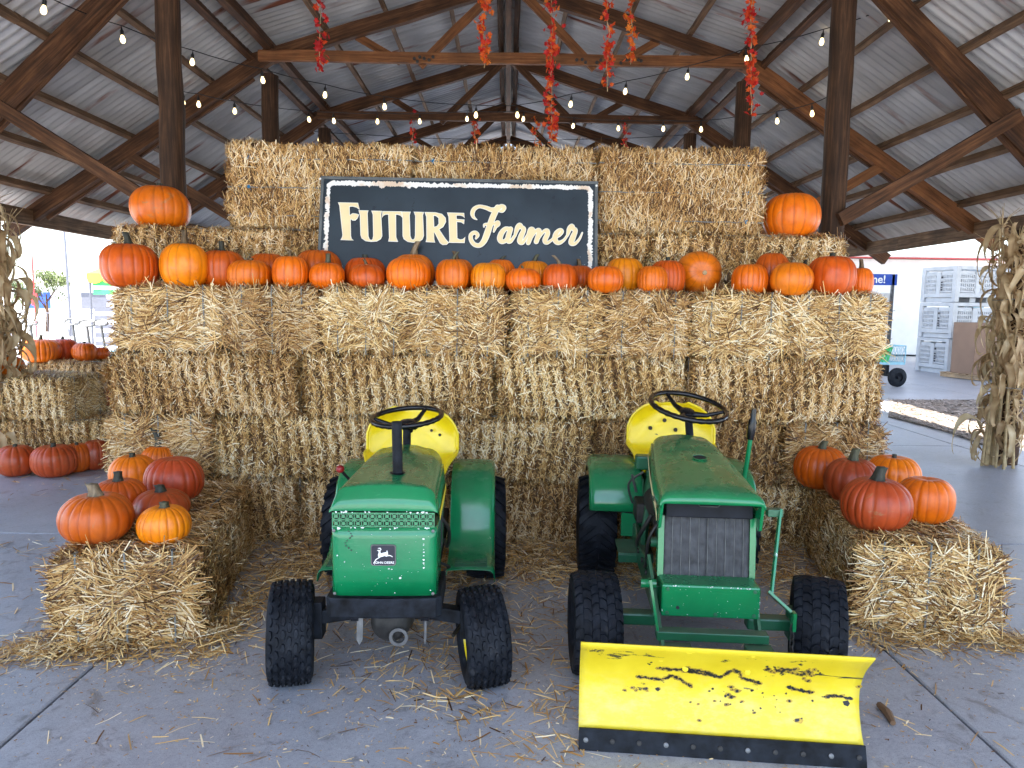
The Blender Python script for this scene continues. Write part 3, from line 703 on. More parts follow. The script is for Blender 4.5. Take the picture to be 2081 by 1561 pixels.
GP = 'pumpkins along the straw shelf'
# px centre, px width, px height, depth, colour, stem, label
shelf = [
 (266, 116, 86, FR - .02, 'd', (.075, .016, -.02, 0, 'k'), 'wide ribbed pumpkin with dark stem at the left end of the shelf'),
 (377, 98, 88, FR, 'y', (.085, .014, 0, .01, 'n'), 'tall smooth bright orange pumpkin, second from the left on the shelf'),
 (453, 92, 76, FR + .13, 'd', (.06, .014, 0, 0, 'k'), 'dark ribbed pumpkin behind and right of the tall bright one'),
 (508, 87, 57, FR, 'o', (.012, .012, .01, 0, 'n'), 'flat lopsided pumpkin with only a stub, left part of the shelf'),
 (545, 84, 72, BK + .02, 'd', None, 'pumpkin behind the flat one, left of the sign'),
 (590, 75, 66, FR, 'o', (.035, .008, 0, 0, 'n'), 'round pumpkin in front of the straw just left of the sign'),
 (648, 96, 80, BK + .02, 'd', None, 'large dull pumpkin at the lower left corner of the sign'),
 (666, 73, 54, FR, 'o', (.055, .013, .005, 0, 'g'), 'small squat pumpkin with upright grey stem below the sign corner'),
 (742, 88, 66, BK, 'd', (.02, .014, 0, 0, 'k'), 'pumpkin in the back row below the F of the sign'),
 (746, 75, 52, FR, 'd', (.03, .008, -.015, 0, 'n'), 'small dark orange pumpkin below the first letters of the sign'),
 (840, 90, 74, BK, 'o', (.085, .016, .035, 0, 't'), 'back pumpkin with long tan stem reaching up the sign'),
 (830, 92, 66, FR - .01, 'b', None, 'broad bright pumpkin in front of the long-stemmed one'),
 (928, 76, 66, BK, 'o', (.05, .011, -.02, 0, 'n'), 'back pumpkin with tan stem below the E of the sign'),
 (920, 70, 64, FR, 'o', (.05, .009, .035, 0, 'g'), 'pumpkin with leaning grey stem below the E of the sign'),
 (992, 72, 58, FR, 'y', None, 'yellowish stemless pumpkin below the word Farmer'),
 (1016, 66, 66, BK, 'o', (.025, .011, .03, 0, 'k'), 'small back pumpkin with dark crooked stem behind the yellowish one'),
 (1085, 74, 64, BK, 'y', (.045, .011, .025, 0, 'g'), 'yellow orange back pumpkin with upright stem below Farmer'),
 (1063, 72, 48, FR - .01, 'o', (.015, .007, -.01, 0, 'g'), 'squat pumpkin with scuffed side below the letter a'),
 (1137, 74, 58, FR, 'd', (.055, .009, -.045, 0, 't'), 'pumpkin with thin stem curling left, near the sign right end'),
 (1176, 70, 56, BK, 'd', (.04, .011, -.01, 0, 'n'), 'back pumpkin at the lower right corner of the sign'),
 (1230, 76, 54, FR - .10, 'o', (.02, .008, 0, 0, 't'), 'squat pumpkin sitting low, just right of the sign'),
 (1268, 82, 72, BK - .06, 'y', None, 'tall yellow orange pumpkin behind the low squat one'),
 (1325, 63, 56, FR - .05, 'o', None, 'small round stemless pumpkin right of the sign'),
 (1356, 76, 68, BK - .10, 'd', (.02, .012, 0, 0, 'k'), 'dark orange pumpkin behind the small stemless one'),
 (1522, 75, 62, FR - .01, 'o', None, 'plain stemless pumpkin right of the one lying on its side'),
 (1567, 72, 86, BK, 'd', None, 'taller pumpkin in the back row near the right end'),
 (1632, 60, 62, BK, 'd', (.03, .009, .0, 0, 'k'), 'little dark pumpkin half hidden behind the front row at the right'),
 (1607, 90, 66, FR - .10, 'b', (.012, .010, .01, 0, 't'), 'wide pumpkin tipped over the front edge of the shelf'),
 (1687, 98, 80, FR - .03, 'd', (.02, .014, 0, 0, 'k'), 'large red orange pumpkin near the right end of the shelf'),
 (1748, 50, 58, FR + .02, 'o', (.05, .010, -.01, 0, 'n'), 'narrow ribbed pumpkin with thin stem at the right end of the shelf'),
]
for px, wp, hp, dy, col, st, lab in shelf:
    p = atY(px, 590, dy); k = m_per_px(p)
    pumpkin((p.x, dy, SH - .012), wp * k * .97, hp * k, col, lab, GP, st, depth=.7 if col in 'yb' else 1.0, top=.07)
# the one lying on its side, blossom end to the front
p = atY(1441, 546, FR); k = m_per_px(p)
o = pumpkin((p.x, FR + .14, SH + 47 * k), 97 * k, 90 * k, 'b', 'large pumpkin lying on its side with the pale blossom end forward', GP, None, rot=(R_(90), 0, 0), depth=.45, top=.06)
o.rotation_euler = (R_(-94), 0, R_(-3))
b = MB(); b.lathe([(0, 0), (.0, .008), (-.002, .013), (.004, .016)], 12, 'z'); q = b.build('blossom_scar', simple('pale_scar', (.45, .33, .18), .8), o, loc=(0.012, 0.012, -.002))
# the two big ones on the upper steps
GB = 'large pumpkins on the upper steps'
for px, py, wp, hp, y_, col, lab, st in ((328, 448, 124, 86, R5 + .22, 'o', 'very large pumpkin on the upper straw step at the left', (.02, .016, 0, 0, 'k')), (1607, 478, 122, 88, R5 + .22, 'b', 'very large pumpkin on the upper straw step at the right', None)):
    p = atY(px, py, y_); k = m_per_px(p)
    pumpkin((p.x, y_, 4 * Hr + BH * 1.02 + .006), wp * k * .92, hp * k, col, lab, GB, st, depth=.8, top=.06)
# benches: px, py of the visible foot, width, height
def bench(lst, top, group):
    for px, py, wp, hp, col, st, lab, back in lst:
        p = atZ(px, py, top); k = m_per_px(p); w_ = wp * k; d = Vector((p.x, p.y, 0)).normalized()
        c = p + d * (w_ * .30 + back); k = m_per_px(c)
        pumpkin((c.x, c.y, top - .012), wp * k * .92, hp * k * .97, col, lab, group, (st[0] * 1.35, st[1] * 1.3, st[2], st[3], st[4]) if st else None, top=.08, depth=1.0)
BT = BH * 1.06 + .004
bench([(199, 1108, 150, 100, 'd', (.035, .016, -.02, 0, 't'), 'large red orange pumpkin at the front left corner of the left bench', 0),
       (336, 1108, 108, 78, 'y', (.012, .013, 0, 0, 'g'), 'small bright orange pumpkin at the front right of the left bench', 0),
       (245, 1052, 112, 76, 'd', (.03, .013, 0, 0, 'k'), 'pumpkin with short black stem behind the large front one, left bench', 0.0),
       (330, 1068, 122, 66, 'r', (.018, .015, -.01, 0, 'k'), 'flat dark red pumpkin in the middle of the left bench', .02),
       (357, 1024, 122, 90, 'r', None, 'dusty reddish pumpkin with pale scar and no stem, left bench', .02),
       (272, 1000, 96, 74, 'b', (.01, .010, 0, 0, 'k'), 'warty yellow orange pumpkin at the back of the left bench', .0),
       (328, 972, 84, 66, 'o', (.085, .013, -.045, 0, 'k'), 'rear pumpkin with a long dark green leaning stem, left bench', .02)], BT, 'pumpkins on the left bench')
BT2 = BH * 1.08 + .004
bench([(1775, 1080, 144, 104, 'r', (.045, .017, .015, 0, 'k'), 'large red pumpkin with cut black stem at the front of the right bench', 0),
       (1876, 1064, 116, 92, 'o', None, 'ribbed orange pumpkin with sunken top at the right of the right bench', 0),
       (1730, 1026, 120, 92, 'k', (.045, .014, .01, 0, 'g'), 'brownish red pumpkin with grey stem in the middle of the right bench', 0),
       (1665, 994, 115, 84, 'd', (.03, .013, .015, 0, 'g'), 'pumpkin at the inner left end of the right bench', 0),
       (1812, 1004, 108, 76, 'b', (.01, .008, 0, 0, 'k'), 'bright orange pumpkin at the back of the right bench', 0)], BT2, 'pumpkins on the right bench')
GL = 'pumpkins of the left display'
for px, py, wp, hp, zz, yy, col, st, lab in (
 (35, 972, 77, 60, 0, None, 'r', (.012, .014, 0, 0, 'k'), 'dark pumpkin on the floor at the left edge of the picture'),
 (113, 974, 84, 62, 0, None, 'r', (.02, .016, 0, 0, 'k'), 'largest of the dark pumpkins on the floor at the left'),
 (158, 952, 62, 56, 0, 6.22, 'd', (.012, .012, 0, 0, 'k'), 'pumpkin on the floor third from the left edge'),
 (196, 940, 56, 58, 0, 6.32, 'k', None, 'dark pumpkin on the floor half behind the corner of the wall'),
 (22, 764, 52, 40, .80, 6.66, 'b', (.02, .010, 0, 0, 'k'), 'small bright warty pumpkin on the front bale of the left display'),
 (-2, 752, 46, 40, .80, 6.92, 'r', (.02, .010, 0, 0, 'k'), 'pumpkin cut off by the left edge of the picture'),
 (85, 733, 76, 46, .80, 8.26, 'o', (.05, .014, .01, 0, 'g'), 'pale orange pumpkin with tall stem, first of four on the back step'),
 (129, 726, 58, 44, .80, 8.48, 'r', (.03, .012, 0, 0, 'k'), 'reddish pumpkin, second of four on the back step'),
 (173, 722, 48, 38, .80, 8.38, 'd', (.012, .012, 0, 0, 'k'), 'ribbed pumpkin, third of four on the back step'),
 (205, 716, 34, 28, .80, 8.5, 'd', None, 'little pumpkin, last of four on the back step'),
 (163, 832, 46, 44, .40, 7.18, 'd', None, 'round pumpkin in the gap beside the front bale of the left display'),
 (160, 815, 44, 42, .40, 7.34, 'd', None, 'pumpkin behind the round one in the gap of the left display'),
 (178, 800, 42, 42, .40, 7.45, 'r', None, 'dark pumpkin at the back of the gap in the left display'),
 (203, 800, 40, 42, .40, 7.4, 'k', None, 'pumpkin in the gap of the left display nearest the wall')):
    p = atZ(px, py, 0) if yy is None else atY(px, py, yy); k = m_per_px(p); yq = p.y + (wp * k * .35 if yy is None else 0)
    p = atY(px, py, yq); k = m_per_px(p)
    pumpkin((p.x, yq, zz - (.008 if zz else .0)), wp * k, hp * k, col, lab, GL, st, top=.08)

# ------------------------------------------------------------------ garden tractors
def wheel(parent, c, R, wd, rim, rz=0, style='turf', side=1, name='wheel', camber=0):
    """rim mesh (yellow) with tyre and tread as sub-parts; local X is the axle"""
    b = MB(); h = wd * .36
    b.lathe([(side * h * 1.0, rim * 1.03), (side * h * 1.05, rim * .97), (side * h * .75, rim * .90), (side * h * .45, rim * .84), (side * h * .30, rim * .45), (side * h * .42, rim * .28), (side * h * .7, rim * .22), (side * h * .7, 0)], 32, 'x')
    b.lathe([(-side * h * 1.0, rim * 1.03), (-side * h * 1.05, rim * .97), (-side * h * .6, rim * .88), (-side * h * .2, rim * .82), (-side * h * .1, rim * .2), (-side * h * .1, 0)], 32, 'x')
    o = b.build(name, 'yellow', parent, smooth=True, loc=c, rot=(0, camber, rz))
    t = MB(); q = wd / 2; prof = []
    half = [(.72, rim), (.86, rim + (R - rim) * .08), (.97, rim + (R - rim) * .35), (1.0, rim + (R - rim) * .58), (.95, rim + (R - rim) * .80), (.82, R * .955), (.6, R * .974), (.3, R * .982), (0, R * .984)]
    for x, r_ in half: prof.append((-q * x, r_))
    for x, r_ in half[::-1][1:]: prof.append((q * x, r_))
    t.lathe(prof, 48, 'x'); t.build('tyre', 'rubber', o, smooth=True)
    def surf(u, a):            # u -1..1 across the tread, a angle
        u_ = abs(u); r_ = R * (.984 - .03 * max(0, u_ - .35) ** 1.5 * 2.2 - (.10 * max(0, u_ - .8) if u_ > .8 else 0))
        return Vector((q * u * .93, r_ * math.cos(a), r_ * math.sin(a))), Vector((u * .35 * (u_ > .5), math.cos(a), math.sin(a))).normalized()
    tr = MB(); hgt = .011 if style != 'lug' else .016
    if style == 'turf':
        rows = 7; na = max(18, int(2 * math.pi * R / .048)); 
        for i in range(rows):
            u0 = -1 + (i + .5) * 2 / rows
            for k in range(na):
                a0 = 2 * math.pi * (k + .5 * (i % 2)) / na; du = .80 / rows; da = .40 * 2 * math.pi / na; pb = []; pt = []
                for g in range(6):
                    gg = g * math.pi / 3 + .2; p, n = surf(max(-1, min(1, u0 + du * math.cos(gg) * 1.05)), a0 + da * math.sin(gg) * 1.1); pb.append(p - n * .003)
                    p2, n2 = surf(max(-1, min(1, u0 + du * .86 * math.cos(gg))), a0 + da * .9 * math.sin(gg)); pt.append(p2 + n2 * hgt * .8)
                tr.add(pb + pt, [(6, 7, 8, 9, 10, 11)] + [(g, (g + 1) % 6, (g + 1) % 6 + 6, g + 6) for g in range(6)])
    elif style == 'zig':
        rows = 6; na = max(20, int(2 * math.pi * R / .042))
        for i in range(rows):
            u0 = -1 + (i + .5) * 2 / rows; du = .93 / rows
            for k in range(na):
                a0 = 2 * math.pi * (k + (.5 if i % 2 else 0)) / na; da = .36 * 2 * math.pi / na; pb = []; pt = []
                sh = .35 * da * (1 if i % 2 else -1)
                for uu, aa in ((-1, -1), (0, -1.35), (1, -1), (1, 1), (0, .65), (-1, 1)):
                    p, n = surf(max(-1, min(1, u0 + du * uu)), a0 + da * aa + sh * uu); pb.append(p - n * .003); pt.append(p + n * hgt * .8)
                tr.add(pb + pt, [(6, 7, 8, 9, 10, 11)] + [(g, (g + 1) % 6, (g + 1) % 6 + 6, g + 6) for g in range(6)])
    else:
        na = 22
        for sd_ in (-1, 1):
            for k in range(na):
                a0 = 2 * math.pi * (k + .5 * (sd_ > 0)) / na; pb = []; pt = []; da = .06
                for uu, aa in ((.06, -.10), (.5, .02), (.98, .16), (.98, .30), (.5, .15), (.06, .02)):
                    p, n = surf(uu * sd_, a0 + aa); pb.append(p - n * .003); pt.append(p + n * hgt)
                tr.add(pb + pt, [(6, 7, 8, 9, 10, 11)] + [(g, (g + 1) % 6, (g + 1) % 6 + 6, g + 6) for g in range(6)])
    tr.build('tread', 'rubber', o)
    return o
def steering(parent, c, R, tilt, col_to, spin=0, tube_r=.0125):
    b = MB(); n = 56; rows = []
    for i in range(n):
        a = 2 * math.pi * i / n; rr = tube_r * (1 + .10 * (1 if i % 2 else -1) * (math.sin(a) < .3)); rows.append((a, rr))
    vs = []; fs = []; m_ = 10
    for a, rr in rows:
        for k in range(m_):
            g = 2 * math.pi * k / m_; r2 = R + rr * math.cos(g); vs.append((r2 * math.cos(a), r2 * math.sin(a), rr * math.sin(g)))
    for i in range(n):
        for k in range(m_): i2 = (i + 1) % n; k2 = (k + 1) % m_; fs.append((i * m_ + k, i2 * m_ + k, i2 * m_ + k2, i * m_ + k2))
    b.add(vs, fs); o = b.build('steering_wheel', 'gloss_black', parent, smooth=True, loc=c, rot=(tilt, 0, spin))
    h = MB(); h.lathe([(-.075, .022), (-.05, .030), (-.03, .042), (-.018, .034), (-.014, 0)], 20, 'z'); h.build('hub', 'gloss_black', o, smooth=True)
    for k in range(3):
        a = 2 * math.pi * k / 3 + R_(90); sp = MB()
        p0 = Vector((.02 * math.cos(a), .02 * math.sin(a), -.04)); p1 = Vector((R * .93 * math.cos(a), R * .93 * math.sin(a), -.002)); mid = p0.lerp(p1, .5) - Vector((0, 0, .012))
        sp.tube([p0, mid, p1], [.019, .012, .009], 8); sp.build('spoke', 'gloss_black', o, smooth=True)
    cl = MB(); cl.tube([Vector(c) + Vector((0, .0, -.03)), Vector(col_to)], .019, 12); cl.build('steering_column', 'blackmetal', parent, smooth=True)
    return o
def seat(parent, c, hw, rz=0, rx=0):
    """pressed steel pan seat with a wrapped back; front of the seat at -Y"""
    b = MB(); rows = []; nu, nv = 26, 22
    for j in range(nv + 1):
        v = j / nv; row = []
        # the pan runs back, then curls up into the backrest
        if v < .5: y = -.20 + .36 * (v / .5); z = .015 * math.sin(v * 6) - .02 * (1 - v / .5) ** 2
        else: q = (v - .5) / .5; y = .16 + .10 * math.sin(q * 1.35); z = .015 + .25 * q ** 1.25
        for i in range(nu + 1):
            u = i / nu * 2 - 1
            wv = hw * (.72 + .28 * min(1, v / .35)) if v < .5 else hw * math.sqrt(max(.02, 1 - max(0, (v - .66) / .36) ** 2.6))
            lip = abs(u) ** 5 * (.055 if v < .5 else .02 + .03 * v)
            fwd_ = -abs(u) ** 2.5 * .10 * max(0, (v - .4) / .6)
            row.append((u * wv, y + fwd_ - (.03 * abs(u) ** 3 if v < .1 else 0), z + lip * (1.0 if v < .75 else .6)))
        rows.append(row)
    b.grid(rows); o = b.build('seat', 'yellow', parent, smooth=True, solid=.008, loc=c, rot=(rx, 0, rz))
    e = MB(); edge = [rows[j][0] for j in range(nv + 1)] + [rows[nv][i] for i in range(1, nu + 1)] + [rows[nv - j][nu] for j in range(1, nv + 1)] + [rows[0][nu - i] for i in range(1, nu + 1)]
    e.tube(edge, .0085, 6, False); e.build('rolled_edge', 'yellow', o, smooth=True)
    return o, rows
def fender(parent, x0, x1, prof, side, mat='green', flange=.03):
    """prof: (y, z) points along the top line; the outer edge (x1) is rolled down"""
    rows = []; n = len(prof)
    for i, (y, z) in enumerate(prof):
        a = prof[max(0, i - 1)]; c_ = prof[min(n - 1, i + 1)]; t = Vector((0, c_[0] - a[0], c_[1] - a[1])).normalized(); nn = Vector((0, -t.z, t.y))
        row = [Vector((x0, y, z)) - nn * .02, Vector((x0, y, z)) - nn * .004, Vector((x0 + (x1 - x0) * .04, y, z))]
        for k in range(1, 5): row.append(Vector((x0 + (x1 - x0) * (.04 + .84 * k / 4), y, z)) + nn * .004 * math.sin(k / 4 * 3.14))
        sg = 1 if x1 > x0 else -1
        for g in (30, 60, 90): row.append(Vector((x1 - sg * flange * (1 - math.sin(R_(g))), y, z)) - nn * flange * (1 - math.cos(R_(g))))
        row.append(Vector((x1, y, z)) - nn * (flange + .025)); rows.append(row)
    b = MB(); b.grid(rows); return b.build('fender', mat, parent, smooth=True, solid=.004)
def hood_loft(secs, nseg=7):
    """secs: (y, half width low, half width top, z low, z shoulder, z top, corner) -> shell rows"""
    rows = []
    for y, wl, wt, zl, zs, zt, cr in secs:
        row = [(-wl, y, zl), (-wl - .002, y, zl + (zs - zl) * .5), (-(wl + wt) / 2, y, zs)]
        for k in range(nseg + 1):
            a = math.pi - math.pi / 2 * k / nseg * 1.0; row.append((-wt + cr + cr * math.cos(a), y, zs + (zt - zs) * .82 * math.sin(a)))
        for u in (-.5, 0, .5): row.append(((wt - cr) * u, y, zs + (zt - zs) * (.82 + .18 * (1 - u * u))))
        for k in range(nseg + 1):
            a = math.pi / 2 - math.pi / 2 * k / nseg; row.append((wt - cr + cr * math.cos(a), y, zs + (zt - zs) * .82 * math.sin(a)))
        row += [((wl + wt) / 2, y, zs), (wl + .002, y, zl + (zs - zl) * .5), (wl, y, zl)]
        rows.append(row)
    return rows
def text_mesh(txt, size, name, mat, parent, loc, rot, extr=.0006, align='CENTER'):
    cu = bpy.data.curves.new(name, 'FONT'); cu.body = txt; cu.size = size; cu.extrude = extr; cu.align_x = align; cu.align_y = 'CENTER'; cu.offset = size * .012
    to = bpy.data.objects.new('tmp', cu); COL.objects.link(to); bpy.context.view_layer.update()
    me = bpy.data.meshes.new_from_object(to.evaluated_get(bpy.context.evaluated_depsgraph_get())); bpy.data.objects.remove(to); bpy.data.curves.remove(cu)
    me.materials.clear(); o = link(name, me, mat, parent); o.location = loc; o.rotation_euler = rot; return o
def spline3(P, k=6):
    out = []
    for i in range(len(P) - 1):
        p0, p1, p2, p3 = [Vector(P[max(0, min(len(P) - 1, q))]) for q in (i - 1, i, i + 1, i + 2)]
        for j in range(k):
            t = j / k; out.append(.5 * (2 * p1 + (p2 - p0) * t + (2 * p0 - 5 * p1 + 4 * p2 - p3) * t * t + (3 * p1 - p0 - 3 * p2 + p3) * t ** 3))
    out.append(Vector(P[-1])); return out
def chips(parent, pts, mat, y, name='paint_chip', s=.006, seed=1, axis='y'):
    """small irregular flakes where the paint is gone, flush on a flat panel"""
    r = random.Random(seed); b = MB()
    for x, z, k in pts:
        n = r.randint(5, 8); P = []
        for i in range(n):
            a = 2 * math.pi * i / n; q = s * k * r.uniform(.45, 1.2); P.append((x + q * math.cos(a) * r.uniform(.8, 1.8), y, z + q * math.sin(a)))
        b.add(P, [tuple(range(n))])
    o = b.build(name, mat, parent); o['kind'] = 'stuff'; return o
MAT['chip_white'] = simple('bare_primer', (.62, .68, .64), .6); MAT['chip_dark'] = simple('bare_dark_steel', (.012, .014, .018), .5)
MAT['badge'] = simple('black_badge', (.008, .010, .022), .3)
MAT['grille_dark'] = simple('dark_engine_bay', (.006, .006, .006), .8)

# ---- left tractor: round-nosed, louvred grille, exhaust pipe through the hood
T1 = empty('lawn_tractor', (-.445, 2.72, 0), R_(1.2), 'green lawn tractor at the left with exhaust pipe on its hood and no blade', 'lawn tractor', 'old green garden tractors')
HY = -.215
wheel(T1, (-.405, .02, .197), .197, .175, .105, R_(13), 'turf', -1, 'front_wheel', R_(1.5))
wheel(T1, (.358, .0, .190), .190, .175, .105, R_(11), 'turf', 1, 'front_wheel', R_(-3))
wheel(T1, (-.40, 1.17, .272), .272, .215, .14, 0, 'lug', -1, 'rear_wheel')
wheel(T1, (.36, 1.17, .272), .272, .215, .14, 0, 'lug', 1, 'rear_wheel')
# nose panel, lower and upper
rows = []
for z, hw in ((.447, .190), (.55, .190), (.66, .190), (.702, .190)):
    row = [(-hw, -.02, z), (-hw, HY + .035, z)]
    for g in (0, 30, 60, 90): row.append((-hw + .03 - .03 * math.cos(R_(g)), HY + .03 - .03 * math.sin(R_(g)), z))
    for u in (-.6, -.2, .2, .6): row.append((u * (hw - .03), HY - .004 * (1 - u * u), z))
    for g in (90, 60, 30, 0): row.append((hw - .03 + .03 * math.cos(R_(g)), HY + .03 - .03 * math.sin(R_(g)), z))
    row += [(hw, HY + .035, z), (hw, -.02, z)]; rows.append(row)
b = MB(); b.grid(rows); b.build('nose_panel', 'green', T1, smooth=True, solid=.004)
# pierced grille strip: real bars with holes between
gb = MB(); gw, gz0, gz1 = .182, .7035, .757; nx_ = 14; cw = 2 * gw / nx_
for i in range(nx_ + 1): gb.box((-gw + cw * i, HY - .001, (gz0 + gz1) / 2), (.0035, .004, gz1 - gz0))
for z in (gz0 + .002, (gz0 + gz1) / 2, gz1 - .002): gb.box((0, HY - .0015, z), (2 * gw, .004, .0042))
hc = (gz1 - gz0) / 2
for i in range(nx_):
    for j in range(2):
        cx_, cz_ = -gw + cw * (i + .5), gz0 + hc * (j + .5); L = math.hypot(cw, hc); a = math.atan2(hc, cw)
        for sg in (1, -1): gb.box((cx_, HY - .0008, cz_), (L, .003, .0034), Matrix.Rotation(-sg * a, 3, 'Y'))
        gb.box((cx_, HY - .0025, cz_), (.011, .002, .011), Matrix.Rotation(R_(45), 3, 'Y'))
gb.build('grille', 'green', T1)
b = MB(); b.box((0, HY + .03, .73), (.36, .02, .054)); b.build('grille_back', 'grille_dark', T1)
# hood with sloped nose cap
secs = [(HY - .005, .191, .188, .7585, .761, .764, .012), (HY + .022, .191, .187, .7585, .775, .806, .035), (HY + .047, .191, .184, .7585, .79, .842, .05), (HY + .050, .191, .184, .7585, .791, .8455, .05), (HY + .058, .191, .183, .755, .792, .848, .05), (HY + .10, .190, .180, .72, .795, .851, .06), (.05, .186, .175, .66, .79, .862, .07), (.28, .178, .168, .62, .785, .868, .07), (.48, .172, .160, .60, .78, .868, .07), (.50, .165, .152, .61, .775, .862, .07)]
b = MB(); hr = hood_loft(secs); b.grid(hr); hood = b.build('hood', 'green', T1, smooth=True, solid=.004)
for sg in (-1, 1):
    b = MB(); b.grid([[(sg * .1965, -.12, .735), (sg * .1965, -.12, .700)], [(sg * .188, .2, .715), (sg * .188, .2, .680)], [(sg * .181, .45, .70), (sg * .181, .45, .665)]]); b.build('side_decal', 'yellow_cloth', T1, solid=.001)
    b = MB(); b.box((sg * .165, .12, .55), (.02, .50, .20)); b.build('engine_side', 'green_dk', T1, bevel=.004)
# badge with leaping deer
bx = MB(); P = []
for qx, qz, g0 in ((.036, .030, 0), (-.036, .030, 90), (-.036, -.030, 180), (.036, -.030, 270)):
    for g in (0, 30, 60, 90): P.append(Vector((qx + .009 * math.cos(R_(g0 + g)), 0, qz + .009 * math.sin(R_(g0 + g)))))
bd = empty('badge', (0.0, HY - .0105, .602)); bd.parent = T1
MB().prism([p * 1.0 for p in P], (0, .008, 0)).build('badge_rim', 'steel', bd)
MB().prism([Vector((p.x * .93, -.0015, p.z * .93)) for p in P], (0, .004, 0)).build('badge_plate', 'badge', bd)
def px2(pts): return [Vector(((x - 490) / 600 * .090, -.0028, -(y - 515) / 520 * .078)) for x, y in pts]
deer = [[(340, 395), (375, 375), (400, 385), (425, 370), (458, 362), (445, 378), (425, 390), (425, 440), (440, 465), (500, 445), (570, 430), (575, 390), (592, 395), (600, 430), (606, 480), (600, 530), (560, 545), (530, 525), (470, 545), (410, 560), (370, 540), (368, 490), (385, 450), (380, 405)],
        [(360, 350), (385, 325), (425, 325), (445, 350), (432, 372), (420, 350), (390, 345)], [(600, 500), (660, 505), (720, 540), (712, 556), (655, 525), (598, 530)], [(405, 545), (430, 555), (330, 620), (262, 720), (250, 712), (310, 610)]]
b = MB()
for d in deer: q = px2(d); b.add(q, [tuple(range(len(q)))])
b.build('deer_emblem', 'white', bd)
text_mesh('JOHN DEERE', .0125, 'badge_lettering', 'white', bd, (.004, -.003, -.027), (R_(90), 0, 0), .0003)
# bumper
b = MB()
rows = []
for z, o_ in ((.372, 0), (.378, .004), (.440, .004), (.446, 0)):
    rows.append([(-.205 - o_, .03, z), (-.205 - o_, HY - .0, z), (-.19, HY - .022 - o_, z), (0, HY - .03 - o_, z), (.19, HY - .022 - o_, z), (.205 + o_, HY, z), (.205 + o_, .03, z)])
b.grid(rows); b.grid([[(-.205, .03, .446), (.205, .03, .446)], [(-.205, HY, .446), (.205, HY, .446)], [(-.19, HY - .022, .446), (.19, HY - .022, .446)]]); b.grid([[(-.205, .03, .372), (.205, .03, .372)], [(-.205, HY, .372), (.205, HY, .372)], [(-.19, HY - .022, .372), (.19, HY - .022, .372)]])
b.build('bumper', 'blackmetal', T1, bevel=.003)
b = MB(); b.tube([(.028, -.03, .80), (.024, -.03, 1.058)], .0195, 16, False); b.tube([(.024, -.03, 1.054), (.024, -.03, 1.03)], .016, 12); b.build('exhaust_pipe', 'blackmetal', T1, smooth=True)
b = MB(); b.lathe([(0, .022), (.006, .030), (.008, .022)], 20, 'z', (.027, -.03, .854)); b.build('pipe_collar', 'black', T1, smooth=True)
steering(T1, (-.015, .62, .975), .163, R_(8), (-.015, .60, .72), R_(-30))
b = MB(); b.box((0, .56, .66), (.26, .10, .26)); b.build('dash_tower', 'green_dk', T1, bevel=.01)
st_, srows = seat(T1, (-.045, .98, .64), .245, R_(0), R_(8))
for x, z in ((.10, .15), (.145, .125), (-.03, .12)):
    h = MB(); h.lathe([(0, .008), (-.004, .008), (-.004, 0)], 8, 'y'); h.build('bolt', 'grease', st_, loc=(x, .20, z))
b = MB(); b.box((-.02, 1.02, .60), (.20, .24, .16)); b.build('seat_base', 'green_dk', T1, bevel=.01)
for sg in (-1, 1):
    pf = [(.44, .292), (.52, .296), (.60, .300), (.655, .312), (.70, .345), (.735, .40), (.765, .47), (.80, .54), (.85, .60), (.92, .642), (1.0, .66), (1.12, .66), (1.24, .635), (1.34, .58), (1.41, .50)]
    fender(T1, sg * .185, sg * .405, pf, sg)
    b = MB(); poly = [Vector((sg * .183, y, z)) for y, z in pf] + [Vector((sg * .183, 1.41, .40)), Vector((sg * .183, .9, .34)), Vector((sg * .183, .44, .27))]
    b.prism(poly, (sg * .004, 0, 0)); b.build('fender_inner_wall', 'green', T1)
    for k in range(7): MB().box((sg * .295, .47 + .021 * k, .300), (.15, .009, .006)).build('foot_rib', 'green_dk', T1)
    b = MB(); b.box((sg * .135, .55, .33), (.03, 1.25, .09)); b.build('frame_rail', 'black', T1)
    # front axle arm, spindle, tie rod
    b = MB(); b.box((sg * .22, .0, .285), (.22, .055, .055), Matrix.Rotation(sg * R_(9), 3, 'Y')); b.box((sg * .295, .0, .265), (.05, .07, .15)); b.tube([(sg * .295, 0, .20), (sg * .37, 0, .195)], .014, 8); b.build('axle_arm', 'blackmetal', T1, bevel=.005)
b = MB(); b.tube([(-.28, .10, .235), (.28, .10, .215)], .009, 8); b.tube([(.28, .10, .215), (.24, .0, .19)], .008, 6); b.build('tie_rod', 'grease', T1)
b = MB(); b.box((.0, .05, .33), (.26, .16, .09)); b.build('axle_bolster', 'grease', T1, bevel=.01)
b = MB(); b.lathe([(-.10, 0), (-.10, .05), (-.07, .075), (.0, .085), (.04, .085)], 20, 'y', (.01, -.05, .30)); b.build('starter_housing', 'grease', T1, smooth=True)
b = MB(); b.lathe([(0, .032), (-.014, .036), (-.014, .024), (0, .022)], 16, 'y', (.045, -.15, .262)); b.build('pulley', 'steel', T1, smooth=True)
for x, lx in ((-.115, .012), (.137, .005)):
    b = MB(); b.prism([Vector((x - lx, -.06, .375)), Vector((x + lx, -.06, .375)), Vector((x + lx, -.085, .215)), Vector((x, -.09, .195)), Vector((x - lx, -.085, .215))], (0, .006, 0)); b.build('hanger_blade', 'steel', T1)
b = MB(); b.tube([(-.20, .52, .58), (-.265, .50, .70), (-.30, .49, .745)], .007, 8); lv = b.build('shift_lever', 'black', T1, smooth=True)
